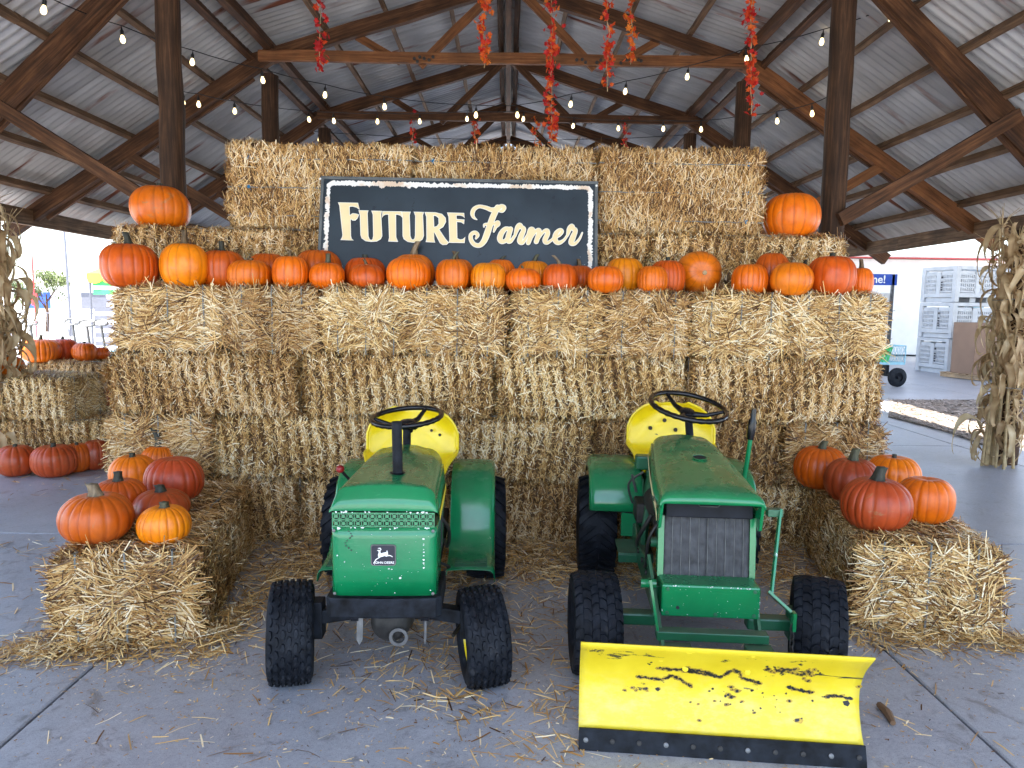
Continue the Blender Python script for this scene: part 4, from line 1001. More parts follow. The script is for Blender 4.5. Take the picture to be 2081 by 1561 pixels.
b = MB(); b.lathe([(-.019 * math.cos(R_(18 * k)), .019 * math.sin(R_(18 * k))) for k in range(11)], 16, 'z', (-.303, .488, .752)); b.build('knob', 'redball', lv, smooth=True)
b = MB(); b.box((-.235, .30, .485), (.085, .03, .03)); b.build('clutch_pedal', 'black', T1, bevel=.004)
b = MB(); b.box((-.215, .22, .42), (.05, .02, .012)); b.build('side_catch', 'green', T1)
for p_, r_ in (([(.16, .15, .66), (.21, .20, .56), (.19, .40, .42), (.17, .55, .40)], .008), ([(-.17, .05, .62), (-.22, .14, .55), (-.20, .30, .42), (-.16, .48, .36)], .007), ([(.17, .0, .50), (.215, .10, .44), (.20, .30, .36)], .006), ([(-.02, .56, .76), (.10, .52, .72), (.17, .42, .66)], .005)):
    hz_ = MB(); hz_.tube([tuple(v) for v in spline3(p_)], r_, 7); hz_.build('hose', 'wire', T1, smooth=True)
for x, z in ((-.178, .455), (.178, .455), (-.178, .69), (.178, .69)): MB().lathe([(0, .006), (-.003, .006), (-.004, 0)], 8, 'y').build('bolt', 'steel', T1, loc=(x, HY - .001, z))
for sg in (-1, 1):
    MB().box((sg * .187, .10, .60), (.006, .004, .16)).build('panel_seam', 'chip_dark', T1)
    for k in range(5): MB().box((sg * .178, -.06 + .05 * k, .56), (.006, .02, .07)).build('engine_louvre', 'grille_dark', T1)
MB().box((0, -.24, .412), (.09, .01, .03)).build('number_plate_bracket', 'grease', T1)
r = random.Random(5)
chips(T1, [(r.uniform(-.17, .17), .7005 + r.uniform(-.003, .003), r.uniform(.4, 1)) for _ in range(14)] + [(r.uniform(-.17, .17), .760 + r.uniform(-.002, .003), r.uniform(.3, .9)) for _ in range(18)] + [(.145, .66 - .012 * k + r.uniform(-.004, .004), r.uniform(.2, .7)) for k in range(10)] + [(.06, .515, 1.1), (.02, .55, .5), (.03, .548, .5), (-.165, .60, .6), (.17, .47, .5), (.04, .46, .4), (-.14, .575, .6)] + [(r.uniform(-.17, .17), r.uniform(.46, .68), r.uniform(.08, .25)) for _ in range(40)], 'chip_white', HY - .0075, s=.005)
chips(T1, [(-.125 + .012 * math.sin(k * .9), .69 - .009 * k, .8) for k in range(9)], 'chip_dark', HY - .0078, 'paint_crack', .0042, 8)

# ---- right tractor: open radiator screen, dozer blade in front
T2 = empty('lawn_tractor', (.805, 2.80, 0), R_(-4.2), 'green garden tractor at the right with bare radiator screen behind a yellow blade', 'lawn tractor', 'old green garden tractors')
wheel(T2, (-.435, -.0, .203), .203, .195, .105, R_(4), 'zig', -1, 'front_wheel')
wheel(T2, (.475, .03, .203), .203, .205, .105, R_(-16), 'zig', 1, 'front_wheel')
wheel(T2, (-.375, 1.14, .27), .27, .21, .14, 0, 'lug', -1, 'rear_wheel')
wheel(T2, (.375, 1.14, .27), .27, .21, .14, 0, 'lug', 1, 'rear_wheel')
b = MB(); b.box((0, -.10, .378), (.375, .13, .128)); b.build('front_frame', 'green', T2, bevel=.008)
b = MB(); b.lathe([(0, .007), (-.003, .007), (-.003, 0)], 10, 'y'); b.build('frame_hole', 'chip_dark', T2, loc=(-.125, -.1655, .352))
MAT['screen'] = simple('dusty_radiator_screen', (.045, .046, .050), .65, .3, .45, 30, .5)
# radiator: leaning back, ribbed
RT, RB = Vector((.004, -.012, .672)), Vector((.0, -.055, .436))
ex = Vector((1, 0, 0)); ez = (RT - RB); 
rows = []; nr = 60
for j in range(9):
    v = j / 8; row = []
    for i in range(nr + 1):
        u = i / nr; d = -.004 * abs(math.sin(u * 14 * math.pi)) ** .6; row.append(RB + ez * v + ex * ((u - .5) * .335) + Vector((0, d, 0)))
    rows.append(row)
b = MB(); b.grid(rows); b.build('radiator_screen', 'screen', T2, smooth=True)
b = MB(); b.box((0, .04, .555), (.33, .05, .23), Matrix.Rotation(R_(-9), 3, 'X')); b.build('radiator_core', 'grille_dark', T2)
for k in range(9):
    u = (k + .9) / 9.6; ln = MB(); x = (u - .5) * .335; ln.tube([RB + ex * x + Vector((0, -.0055, .004)), RT + ex * x + Vector((0, -.0055, -.004))], .0016, 5); ln.build('screen_rib', 'steel', T2)
for sg in (-1, 1):
    b = MB(); b.add([RB + ex * sg * .169 + Vector((0, -.006, 0)), RB + ex * sg * .192 + Vector((0, -.006, 0)), RT + ex * sg * .192 + Vector((0, -.006, 0)), RT + ex * sg * .169 + Vector((0, -.006, 0)), RB + ex * sg * .169 + Vector((0, .04, 0)), RB + ex * sg * .192 + Vector((0, .04, 0)), RT + ex * sg * .192 + Vector((0, .04, 0)), RT + ex * sg * .169 + Vector((0, .04, 0))], [(0, 1, 2, 3), (1, 5, 6, 2), (4, 0, 3, 7), (5, 4, 7, 6)]); b.build('radiator_post', 'green', T2)
b = MB(); b.box((.004, -.03, .702), (.34, .05, .055), Matrix.Rotation(R_(-9), 3, 'X')); b.build('top_baffle', 'black', T2, bevel=.004)
b = MB(); b.tube([(-.045, -.060, .737), (-.035, -.064, .727), (.035, -.064, .727), (.045, -.060, .737)], .0022, 6); b.build('latch_wire', 'steel', T2)
# shroud ring beside the radiator
b = MB(); b.lathe([(-.01, .10), (.0, .115), (.05, .115)], 28, 'y', (.10, .03, .55)); b.build('fan_shroud', 'green_dk', T2, smooth=True, solid=.004)
# hood
secs = [(-.128, .196, .192, .735, .748, .752, .02), (-.124, .198, .195, .735, .757, .772, .03), (-.112, .199, .193, .735, .765, .786, .04), (-.085, .199, .190, .728, .77, .796, .05), (.0, .197, .187, .71, .775, .808, .055), (.15, .191, .180, .70, .79, .833, .06), (.32, .180, .168, .71, .81, .858, .06), (.50, .166, .152, .74, .83, .880, .06), (.62, .152, .136, .76, .84, .890, .06), (.655, .146, .128, .765, .838, .884, .055)]
b = MB(); b.grid(hood_loft(secs)); b.build('hood', 'green', T2, smooth=True, solid=.005)
for sg in (-1, 1):     # the two front ears of the hood and the skirt behind them
    e = MB(); P = [Vector((sg * .197, -.128, .752)), Vector((sg * .197, -.10, .755)), Vector((sg * .197, -.03, .69)), Vector((sg * .199, -.055, .648)), Vector((sg * .200, -.075, .636)), Vector((sg * .200, -.095, .645)), Vector((sg * .198, -.118, .72))]
    e.prism(P, (-sg * .012, 0, 0)); e.build('hood_ear', 'green', T2, bevel=.003)
    d = MB(); d.grid([[(sg * .2025, -.055, .690), (sg * .2025, -.055, .660)], [(sg * .2005, .0, .722), (sg * .2005, .0, .692)], [(sg * .1985, .10, .735), (sg * .1985, .10, .708)], [(sg * .188, .3, .765), (sg * .188, .3, .742)], [(sg * .168, .55, .81), (sg * .168, .55, .79)]]); d.build('side_decal', 'cream', T2, solid=.001)
    sk_ = MB(); sk_.prism([Vector((sg * .196, -.06, .70)), Vector((sg * .193, .10, .71)), Vector((sg * .178, .35, .72)), Vector((sg * .150, .62, .77)), Vector((sg * .150, .62, .70)), Vector((sg * .17, .35, .64)), Vector((sg * .19, .05, .64))], (-sg * .004, 0, 0)); sk_.build('side_skirt', 'green', T2)
text_mesh('JOHN DEERE 140', .026, 'decal_lettering', 'chip_dark', T2, (-.2005, .08, .715), (R_(90), R_(-9), R_(-90)), .0003)
b = MB(); b.lathe([(0, .030), (.004, .034), (.005, .029), (-.002, .026)], 24, 'z', (0, 0, 0)); b.build('filler_rim', 'green', T2, smooth=True, loc=(.02, .26, .8525), rot=(R_(8), 0, 0))
b = MB(); b.lathe([(.0035, .029), (.0036, 0)], 24, 'z'); b.build('filler_hole', 'grille_dark', T2, loc=(.02, .26, .8525), rot=(R_(8), 0, 0))
# engine block and chassis
b = MB(); b.box((0, .28, .52), (.26, .48, .30)); b.build('engine_block', 'grease', T2, bevel=.02)
b = MB(); b.tube([(-.13, .1, .60), (-.13, .5, .60)], .06, 14); b.build('air_cleaner', 'grille_dark', T2, smooth=True)
b = MB(); b.tube([(-.205, .08, .53), (-.14, .08, .53)], .022, 10); b.build('side_tube', 'green_dk', T2, smooth=True)
for sg in (-1, 1):
    b = MB(); b.box((sg * .19, .50, .33), (.03, 1.1, .12)); b.build('frame_rail', 'green_dk', T2, bevel=.004)
    b = MB(); b.box((sg * .29, .0, .235), (.22, .06, .05)); b.box((sg * .37, .0, .235), (.05, .07, .13)); b.build('axle_arm', 'green_dk', T2, bevel=.008)
    # cowl / side tower
    b = MB(); b.prism([Vector((sg * .15, .60, .72)), Vector((sg * .15, .80, .60)), Vector((sg * .17, .80, .30)), Vector((sg * .20, .45, .28)), Vector((sg * .20, .45, .45)), Vector((sg * .16, .52, .62))], (-sg * .02, 0, 0)); b.build('cowl_side', 'green_dk', T2, bevel=.003)
    pf = [(.772, .455), (.780, .50), (.795, .55), (.83, .60), (.88, .635), (.95, .66), (1.05, .672), (1.2, .66), (1.32, .62), (1.42, .53)]
    fender(T2, sg * .16, sg * .43, pf, sg)
    b = MB(); b.prism([Vector((sg * .155, .80, .62)), Vector((sg * .155, 1.4, .62)), Vector((sg * .155, 1.42, .30)), Vector((sg * .155, .78, .30))], (sg * .004, 0, 0)); b.build('fender_inner_wall', 'green_dk', T2)
    b = MB(); b.box((sg * .212, .79, .40), (.105, .012, .16)); b.build('fender_shield', 'green', T2, bevel=.003)
    b = MB(); b.box((sg * .21, .66, .305), (.17, .22, .014)); b.box((sg * .21, .553, .285), (.17, .012, .04)); b.build('foot_rest', 'green_dk', T2, bevel=.003)
    b = MB(); b.tube([(sg * .15, .58, .29), (sg * .26, .58, .265), (sg * .28, .60, .25)], .009, 6); b.build('foot_bracket', 'steel', T2)
b = MB(); b.box((-.30, .79, .475), (.20, .012, .055), Matrix.Rotation(R_(6), 3, 'Y')); b.build('rubber_pad', 'black', T2, bevel=.003)
b = MB(); b.box((-.135, .93, .685), (.10, .08, .075)); b.build('hydraulic_cover', 'green_dk', T2, bevel=.012)
b = MB(); b.box((.02, 1.05, .55), (.30, .36, .20)); b.build('seat_base', 'green_dk', T2, bevel=.01)
steering(T2, (.055, .78, 1.008), .190, R_(15), (.055, .66, .80), R_(30), .0135)
st_, _r = seat(T2, (.035, 1.14, .655), .245, R_(-6), R_(6))
for x, z in ((-.115, .125), (-.035, .175), (-.08, .08), (.03, .12)):
    h = MB(); h.lathe([(0, .012), (-.005, .012), (-.005, 0)], 10, 'y'); h.build('bolt', 'grease', st_, loc=(x, .205, z))
b = MB(); b.tube([(.33, .76, .50), (.345, .72, .76), (.352, .71, .86)], [.013, .013, .012], 10); lv = b.build('lift_lever', 'green', T2, smooth=True)
b = MB(); b.tube([(.351, .711, .86), (.353, .709, .90), (.357, .705, .955), (.358, .704, .965), (.360, .702, 1.015)], [.017, .021, .019, .014, .012], 12); b.build('grip', 'gloss_black', lv, smooth=True)
for p_, r_, m_ in (([(-.20, .10, .64), (-.245, .16, .52), (-.22, .40, .40), (-.18, .60, .36)], .009, 'wire'), ([(-.15, .05, .66), (-.215, .04, .56), (-.215, .12, .42), (-.20, .30, .34)], .007, 'wire'), ([(.16, .06, .60), (.225, .10, .52), (.21, .30, .40), (.18, .5, .36)], .009, 'wire'), ([(-.18, .62, .70), (-.24, .70, .62), (-.21, .78, .50)], .006, 'steel'), ([(-.21, .58, .45), (-.225, .35, .43), (-.215, .1, .45)], .007, 'green_dk')):
    hz_ = MB(); hz_.tube([tuple(v) for v in spline3(p_)], r_, 7); hz_.build('hose', m_, T2, smooth=True)
for x, z in ((-.165, .425), (.165, .425), (-.165, .33), (.165, .33), (.02, .33)): MB().lathe([(0, .0075), (-.004, .0075), (-.005, 0)], 6, 'y').build('bolt', 'green_dk', T2, loc=(x, -.1655, z))
for k, (x, y, z) in enumerate(((-.215, .30, .37), (-.215, .45, .36), (-.215, .15, .37), (.215, .3, .37), (.215, .15, .37))): MB().lathe([(0, .012), (-.008 if x < 0 else .008, .012), (-.009 if x < 0 else .009, 0)], 8, 'x').build('bolt', 'grease', T2, loc=(x + (.008 if x < 0 else -.008), y, z))
MB().box((-.175, .66, .50), (.07, .16, .10)).build('control_box', 'grease', T2, bevel=.01)
MB().tube([(-.21, .62, .60), (-.235, .60, .69)], .007, 7).build('choke_rod', 'steel', T2)
r = random.Random(9)
chips(T2, [(r.uniform(-.18, .18), .440 + r.uniform(-.003, .001), r.uniform(.2, .7)) for _ in range(16)] + [(r.uniform(-.18, .18), r.uniform(.32, .43), r.uniform(.08, .3)) for _ in range(30)] + [(r.choice((-.184, .184)), r.uniform(.32, .43), r.uniform(.2, .5)) for _ in range(8)], 'chip_white', -.1664, s=.005)
# blade lift linkage, right side
b = MB(); b.box((.265, -.02, .70), (.06, .04, .03)); b.build('linkage_bracket', 'green_dk', T2, bevel=.003)
def flat(name, p0, p1, wd, th, mat, parent): return beam(name, p0, p1, th, wd, mat, parent, (0, -1, .3), False)
flat('lift_rod', (.285, -.03, .715), (.225, -.17, .425), .024, .008, 'green', T2)
flat('lift_arm', (.215, -.17, .43), (.285, -.225, .375), .045, .010, 'green', T2)
b = MB(); b.box((.292, -.232, .345), (.012, .03, .07)); b.build('chain_lug', 'green', T2)
ch = empty('lift_chain', (0, 0, 0)); ch.parent = T2
for k in range(7):
    lk = MB(); n = 14; pts = []
    for i in range(n + 1):
        a = 2 * math.pi * i / n; pts.append((.008 * math.cos(a), 0, .019 * math.sin(a)))
    lk.tube(pts, .0032, 6, False); lk.build('chain_link', 'grease', ch, loc=(.288, -.235, .318 - .029 * k), rot=(0, 0, R_(90 * (k % 2) + 20)))
flat('push_arm', (-.215, .05, .47), (-.185, -.22, .21), .06, .012, 'green_dk', T2)
flat('push_arm', (-.235, -.16, .46), (-.20, -.20, .24), .05, .010, 'green', T2)
flat('push_arm', (.19, -.10, .32), (.185, -.22, .19), .05, .012, 'green_dk', T2)
b = MB(); b.tube([(-.26, -.09, .415), (-.20, -.09, .415)], .018, 10); b.build('pivot_pin', 'green', T2, smooth=True)
b = MB(); b.box((0, -.2, .262), (.42, .05, .035)); b.box((-.13, -.28, .21), (.10, .14, .05)); b.box((.17, -.28, .215), (.10, .14, .05)); b.build('blade_frame', 'green_dk', T2, bevel=.004)
b = MB(); b.box((0, .02, .29), (.34, .03, .05)); b.build('cross_member', 'grease', T2)
# the blade
BLx0, BLx1 = -.508, .440
bl = empty('dozer_blade', (0, -.52, 0), R_(-1.2)); bl.parent = T2
prof = []
for k in range(13):
    v = k / 12; z = .050 + .335 * v; y = -.012 + .075 * math.sin(math.pi * min(1, v * 1.02)) ** .9 - .038 * v ** 2.2; prof.append((y, z))
rows = [[(BLx0 + (BLx1 - BLx0) * i / 30, y, z) for i in range(31)] for y, z in prof]
b = MB(); b.grid(rows)
m, n, l, bs = newmat('chipped_yellow_blade')
tc = n.new('ShaderNodeTexCoord')
t1 = noise_tex(n, l, 7, 9, .72, dist=1.0, stretch=(.55, 1, 1.5)); t2 = noise_tex(n, l, 5, 6, .6)
v = ramp(n, [(.3, (.68, .50, .010)), (.7, (.82, .64, .03))]); l.new(t2.outputs[0], v.inputs[0])
sp = n.new('ShaderNodeSeparateXYZ'); l.new(tc.outputs['Object'], sp.inputs[0])
def band(a, b_, c_, d):
    q = n.new('ShaderNodeValToRGB'); e = q.color_ramp.elements; e[0].position = a; e[0].color = (0, 0, 0, 1); e[1].position = b_; e[1].color = (1, 1, 1, 1)
    x = e.new(c_); x.color = (1, 1, 1, 1); x = e.new(d); x.color = (0, 0, 0, 1); return q
bz = band(.12, .24, .33, .37); l.new(sp.outputs[2], bz.inputs[0])
k1 = ramp(n, [(.595, (0, 0, 0)), (.607, (1, 1, 1))]); l.new(t1.outputs[0], k1.inputs[0])
mm = n.new('ShaderNodeMath'); mm.operation = 'MULTIPLY'; l.new(k1.outputs[0], mm.inputs[0]); l.new(bz.outputs[0], mm.inputs[1])
th = n.new('ShaderNodeMath'); th.operation = 'GREATER_THAN'; th.inputs[1].default_value = .45; l.new(mm.outputs[0], th.inputs[0])
cc = mixc(n, l, th.outputs[0], v.outputs[0], (.022, .022, .026))
# pale scuffing low down
t3 = noise_tex(n, l, 22, 8, .75, stretch=(.5, 1, 1)); k3 = ramp(n, [(.45, (0, 0, 0)), (.7, (.55, .55, .55))]); l.new(t3.outputs[0], k3.inputs[0])
bz2 = band(.05, .075, .17, .26); l.new(sp.outputs[2], bz2.inputs[0]); m3 = n.new('ShaderNodeMath'); m3.operation = 'MULTIPLY'; l.new(k3.outputs[0], m3.inputs[0]); l.new(bz2.outputs[0], m3.inputs[1])
cc = mixc(n, l, m3.outputs[0], cc, (.70, .60, .22)); l.new(cc, bs.inputs['Base Color']); bs.inputs['Roughness'].default_value = .38
o = b.build('moldboard', m, bl, smooth=True, solid=.006)
b = MB(); b.grid([[(BLx0 + .001 + (BLx1 - BLx0 - .002) * i / 20, y, z) for i in range(21)] for y, z in ((-.045, 0.0), (-.036, .028), (-.026, .052), (-.021, .066))]); b.build('cutting_edge', 'blackmetal', bl, solid=.012)
for k in range(11):
    h = MB(); h.lathe([(0, .0085), (-.004, .0085), (-.0055, .005), (-.0055, 0)], 10, 'y'); h.build('bolt', 'grease' if k % 3 else 'steel', bl, loc=(BLx0 + .025 + (BLx1 - BLx0 - .05) * k / 10, -.040, .034), rot=(R_(-20), 0, 0), smooth=True)
for u, z in ((.38, .365), (.60, .365), (.29, .31), (.70, .315), (.38, .27), (.60, .27)):
    h = MB(); h.lathe([(0, .0105), (-.003, .010), (-.0045, 0)], 14, 'y'); kz = min(range(13), key=lambda q: abs(prof[q][1] - z)); h.build('rivet', m, bl, loc=(BLx0 + (BLx1 - BLx0) * u, prof[kz][0] - .003, z), smooth=True)

# paint knocked off the blade, dark steel showing
r = random.Random(21); b = MB(); Mi = (T2.matrix_basis @ bl.matrix_basis).inverted()
def bladept(X, Y, off=.0042):
    px, py = 1130 + X * .5068, 770 + Y * .5068; rr = Mi.to_3x3() @ ray(px, py); c0 = Mi @ CAM; t = (-.012 - c0.y) / rr.y
    for _ in range(4):
        q = c0 + rr * t; z = min(max(q.z, .052), .384); k = (z - .050) / .335 * 12; k0 = int(min(11, max(0, k))); y = prof[k0][0] + (prof[k0 + 1][0] - prof[k0][0]) * (k - k0); t = (y - off - c0.y) / rr.y
    return c0 + rr * t
lines = [[(410, 1160), (520, 1170), (600, 1185), (660, 1195), (710, 1165), (740, 1178), (745, 1200), (820, 1220)], [(520, 1165), (560, 1168), (625, 1182)], [(325, 1193), (420, 1207), (470, 1190), (545, 1235)], [(930, 1235), (975, 1248), (1030, 1258)], [(1070, 1275), (1120, 1272), (1190, 1282)]]
pts = []
for L in lines:
    for (a0, a1), (b0, b1) in zip(L[:-1], L[1:]):
        nn = int(math.hypot(b0 - a0, b1 - a1) / 3)
        for k in range(nn): pts.append((a0 + (b0 - a0) * k / nn + r.uniform(-3, 3), a1 + (b1 - a1) * k / nn + r.uniform(-3, 3), r.choice((r.uniform(1.2, 3.5), r.uniform(2.5, 6.5)))))
for cx_, cy_, sx_, sy_, n_ in ((900, 1168, 70, 12, 40), (1010, 1185, 45, 14, 14), (680, 1240, 60, 16, 9), (700, 1274, 30, 6, 8), (370, 1243, 60, 8, 8), (990, 1170, 90, 25, 14), (820, 1300, 260, 50, 20), (375, 1140, 12, 4, 4), (520, 1165, 20, 6, 8)):
    for _ in range(n_): pts.append((cx_ + r.gauss(0, sx_ * .5), cy_ + r.gauss(0, sy_ * .5), r.uniform(1.5, 6)))
pts += [(405, 1245, 9), (970, 1370, 9), (985, 1362, 6), (1165, 1302, 13), (1180, 1280, 8), (935, 1238, 9), (1215, 1235, 5), (575, 1370, 4), (790, 1330, 4)]
pts += [(r.uniform(130, 1230), 1090 + (r.uniform(130, 1230)) * .0 + r.uniform(-3, 3), r.uniform(1, 3)) for _ in range(6)]
bh = MB(); Z_ = 0
for X, Y, k in pts:
    if r.random() < .55:
        P = []
        for i in range(6):
            a = math.pi / 3 * i; q = (k + 3) * r.uniform(.7, 1.3); P.append(bladept(X + q * 1.7 * math.cos(a), Y + q * math.sin(a), .0035 + Z_))
        bh.add(P, [tuple(range(6))])
    n_ = r.randint(5, 7); P = []
    for i in range(n_):
        a = 2 * math.pi * i / n_; q = k * r.uniform(.5, 1.25); P.append(bladept(X + q * 1.35 * math.cos(a), Y + q * math.sin(a)))
    b.add(P, [tuple(range(n_))])
o = b.build('paint_chip', 'chip_dark', bl); o['kind'] = 'stuff'
MAT['rusty'] = simple('rust_stained_paint', (.42, .27, .03), .6, 0, .5, 40); o = bh.build('rust_stain', 'rusty', bl); o['kind'] = 'stuff'

# ------------------------------------------------------------------ the sign
c_tl, c_tr, c_bl, c_br = atY(640, 357, 4.935), atY(1222, 372, 4.935), atY(657, 586, 4.775), atY(1206, 592, 4.775)
cen = (c_tl + c_tr + c_bl + c_br) / 4
sxv = ((c_tr - c_tl) + (c_br - c_bl)).normalized(); syv = ((c_tl - c_bl) + (c_tr - c_br)); syv = (syv - sxv * syv.dot(sxv)).normalized(); snv = sxv.cross(syv)
SW = ((c_tr - c_tl).length + (c_br - c_bl).length) / 2; SHt = ((c_tl - c_bl).length + (c_tr - c_br).length) / 2
sign = empty('farm_sign', (0, 0, 0), 0, 'dark slate sign with distressed white border reading Future Farmer, leaning on the straw', 'sign')
sm = Matrix((sxv, syv, snv)).transposed().to_4x4(); sm.translation = cen; sign.matrix_world = sm
def sgn(px, py):
    rr = ray(px, py); t = (cen - CAM).dot(snv) / rr.dot(snv); q = CAM + rr * t - cen; return q.dot(sxv), q.dot(syv)
m, n, l, bs = newmat('slate_sign_print')
t1 = noise_tex(n, l, 9, 6, .65); t2 = noise_tex(n, l, 28, 7, .7, dist=.8); t3 = noise_tex(n, l, 3.0, 3, .5)
v = ramp(n, [(.3, (.014, .022, .029)), (.7, (.030, .044, .056))]); l.new(t3.outputs[0], v.inputs[0])
k1 = ramp(n, [(.60, (0, 0, 0)), (.62, (1, 1, 1))]); l.new(t2.outputs[0], k1.inputs[0]); k2 = ramp(n, [(.5, (0, 0, 0)), (.56, (1, 1, 1))]); l.new(t1.outputs[0], k2.inputs[0])
mm = n.new('ShaderNodeMath'); mm.operation = 'MULTIPLY'; l.new(k1.outputs[0], mm.inputs[0]); l.new(k2.outputs[0], mm.inputs[1])
l.new(mixc(n, l, mm.outputs[0], v.outputs[0], (.010, .014, .020)), bs.inputs['Base Color']); bs.inputs['Roughness'].default_value = .32
MB().box((0, 0, -.012), (SW, SHt, .024)).build('board', m, sign)
MAT['signframe'] = simple('grey_sign_edge', (.10, .11, .11), .5, 0, .3, 10)
for (cx_, cy_, wx, wy) in ((0, SHt / 2 - .008, SW + .008, .02), (0, -SHt / 2 + .008, SW + .008, .02), (-SW / 2 + .008, 0, .02, SHt - .024), (SW / 2 - .008, 0, .02, SHt - .024)):
    MB().box((cx_, cy_, -.010), (wx, wy, .030)).build('edge_trim', 'signframe', sign, bevel=.002)
# distressed border: jagged-edged strip with cut corners
r = random.Random(4)
def rrect(hw, hh, c, n_):
    pts = []
    cs = [(hw - c, hh - c, 0), (-hw + c, hh - c, 90), (-hw + c, -hh + c, 180), (hw - c, -hh + c, 270)]
    for k in range(4):
        x, y, g0 = cs[k]
        for g in range(0, 91, 15): pts.append((x + c * math.cos(R_(g0 + g)), y + c * math.sin(R_(g0 + g))))
        x2, y2, g2 = cs[(k + 1) % 4]; pe = pts[-1]; p2 = (x2 + c * math.cos(R_(g2)), y2 + c * math.sin(R_(g2)))
        m_ = int(math.hypot(p2[0] - pe[0], p2[1] - pe[1]) / .007)
        for q in range(1, m_): pts.append((pe[0] + (p2[0] - pe[0]) * q / m_, pe[1] + (p2[1] - pe[1]) * q / m_))
    return pts
outer = rrect(SW / 2 - .030, SHt / 2 - .026, .055, 0)
V = []; F = []
for i, (x, y) in enumerate(outer):
    d = Vector((x, y)); nx_, ny_ = x / (SW / 2), y / (SHt / 2)
    # inward direction
    j0, j1 = outer[i - 1], outer[(i + 1) % len(outer)]; t = Vector((j1[0] - j0[0], j1[1] - j0[1])).normalized(); inn = Vector((-t.y, t.x))
    wdt = .031; topside = y > SHt / 2 - .06
    nz_ = mnoise.noise(Vector((x * 9, y * 9, 2))); a_ = r.uniform(-.003, .004) + (r.uniform(0, .012) if r.random() < .3 else 0) + .012 * max(0, nz_); b_ = wdt + r.uniform(-.004, .003) + .010 * max(0, -nz_)
    if topside and x < -.08 and x > -.72: b_ += .022 * abs(mnoise.noise(Vector((x * 22, 0, 1)))) + .016 * abs(mnoise.noise(Vector((x * 70, 3, 1))))
    if abs(x) > SW / 2 - .045: b_ += .012 * abs(mnoise.noise(Vector((0, y * 30, x * 3)))); a_ += .014 * max(0, mnoise.noise(Vector((4, y * 24, x))))
    for q in (a_, b_): V.append((x + inn.x * q, y + inn.y * q, .0018))
m_ = len(outer)
for i in range(m_): j = (i + 1) % m_; F.append((2 * i, 2 * i + 1, 2 * j + 1, 2 * j))
b = MB(); b.add(V, F)
mb, n, l, bs = newmat('chipped_white_border'); t1 = noise_tex(n, l, 5, 5, .6); v = ramp(n, [(.38, (.78, .77, .74)), (.52, (.80, .77, .70)), (.60, (.68, .52, .38))]); l.new(t1.outputs[0], v.inputs[0]); l.new(v.outputs[0], bs.inputs['Base Color']); bs.inputs['Roughness'].default_value = .5
b.build('border_print', mb, sign)
b = MB()
for _ in range(260):     # speckle near the lower corners
    sd_ = r.choice((-1, 1)); x = sd_ * (SW / 2 - .075 - abs(r.gauss(0, .05))); y = -SHt / 2 + .06 + abs(r.gauss(0, .05)); q = r.uniform(.0008, .0026); b.add([(x - q, y, .0018), (x, y - q, .0018), (x + q, y, .0018), (x, y + q, .0018)], [(0, 1, 2, 3)])
b.build('speckle_print', 'white', sign)['kind'] = 'stuff'
for px, py in ((651, 364), (1212, 378)):
    x, y = sgn(px, py); MB().lathe([(0, .008), (.004, .007), (.005, 0)], 12, 'z').build('corner_screw', 'white', sign, loc=(x, y, .004), smooth=True)
Z1 = (670, 400, 4.376); Z2 = (940, 400, 4.376)
def zp(z, p): return Vector(sgn(z[0] + p[0] / z[2], z[1] + p[1] / z[2]))
LET = {'F': [(75, 52), (252, 56), (268, 118), (240, 97), (205, 88), (178, 90), (180, 165), (205, 148), (235, 152), (262, 160), (248, 195), (228, 213), (205, 212), (188, 200), (190, 350), (196, 375), (215, 390), (98, 385), (112, 360), (115, 340), (92, 120), (88, 80)],
 'U': [(258, 122), (345, 124), (338, 150), (345, 350), (355, 378), (370, 388), (382, 378), (388, 350), (385, 160), (372, 126), (465, 128), (458, 155), (468, 350), (455, 378), (420, 398), (370, 402), (320, 395), (285, 370), (275, 340), (270, 165)],
 'T': [(470, 130), (640, 132), (648, 190), (630, 168), (600, 160), (590, 160), (592, 360), (608, 402), (522, 398), (530, 365), (522, 160), (500, 160), (480, 168), (466, 188)],
 'U2': [(640, 134), (720, 135), (712, 165), (718, 350), (728, 375), (742, 384), (755, 372), (760, 345), (762, 170), (748, 135), (838, 138), (830, 165), (838, 350), (825, 382), (795, 402), (745, 410), (695, 402), (660, 378), (650, 350), (648, 190)],
 'R': [(845, 138), (940, 140), (1000, 155), (1032, 190), (1035, 225), (1010, 270), (975, 292), (1030, 375), (1060, 410), (1040, 428), (1005, 430), (980, 412), (938, 330), (928, 315), (930, 380), (938, 408), (855, 403), (862, 375), (860, 180)],
 'E': [(1045, 142), (1195, 146), (1200, 190), (1185, 175), (1160, 168), (1128, 168), (1130, 200), (1198, 205), (1195, 245), (1170, 228), (1132, 225), (1135, 370), (1160, 382), (1185, 378), (1206, 358), (1200, 412), (1058, 410), (1066, 385), (1058, 180)]}
RH = [(925, 170), (945, 172), (968, 190), (970, 240), (955, 262), (930, 270)]
def inset(P, d):
    n_ = len(P); A = sum(P[i].x * P[(i + 1) % n_].y - P[(i + 1) % n_].x * P[i].y for i in range(n_)); sg = 1 if A > 0 else -1; out = []
    for i in range(n_):
        e0 = (P[i] - P[i - 1]).normalized(); e1 = (P[(i + 1) % n_] - P[i]).normalized(); n0 = Vector((-e0.y, e0.x)) * sg; n1 = Vector((-e1.y, e1.x)) * sg; bb = (n0 + n1)
        bb = bb / max(.6, bb.dot(n0)) if bb.length > 1e-5 else n0; out.append(P[i] + bb * d)
    return out
from mathutils.geometry import tessellate_polygon
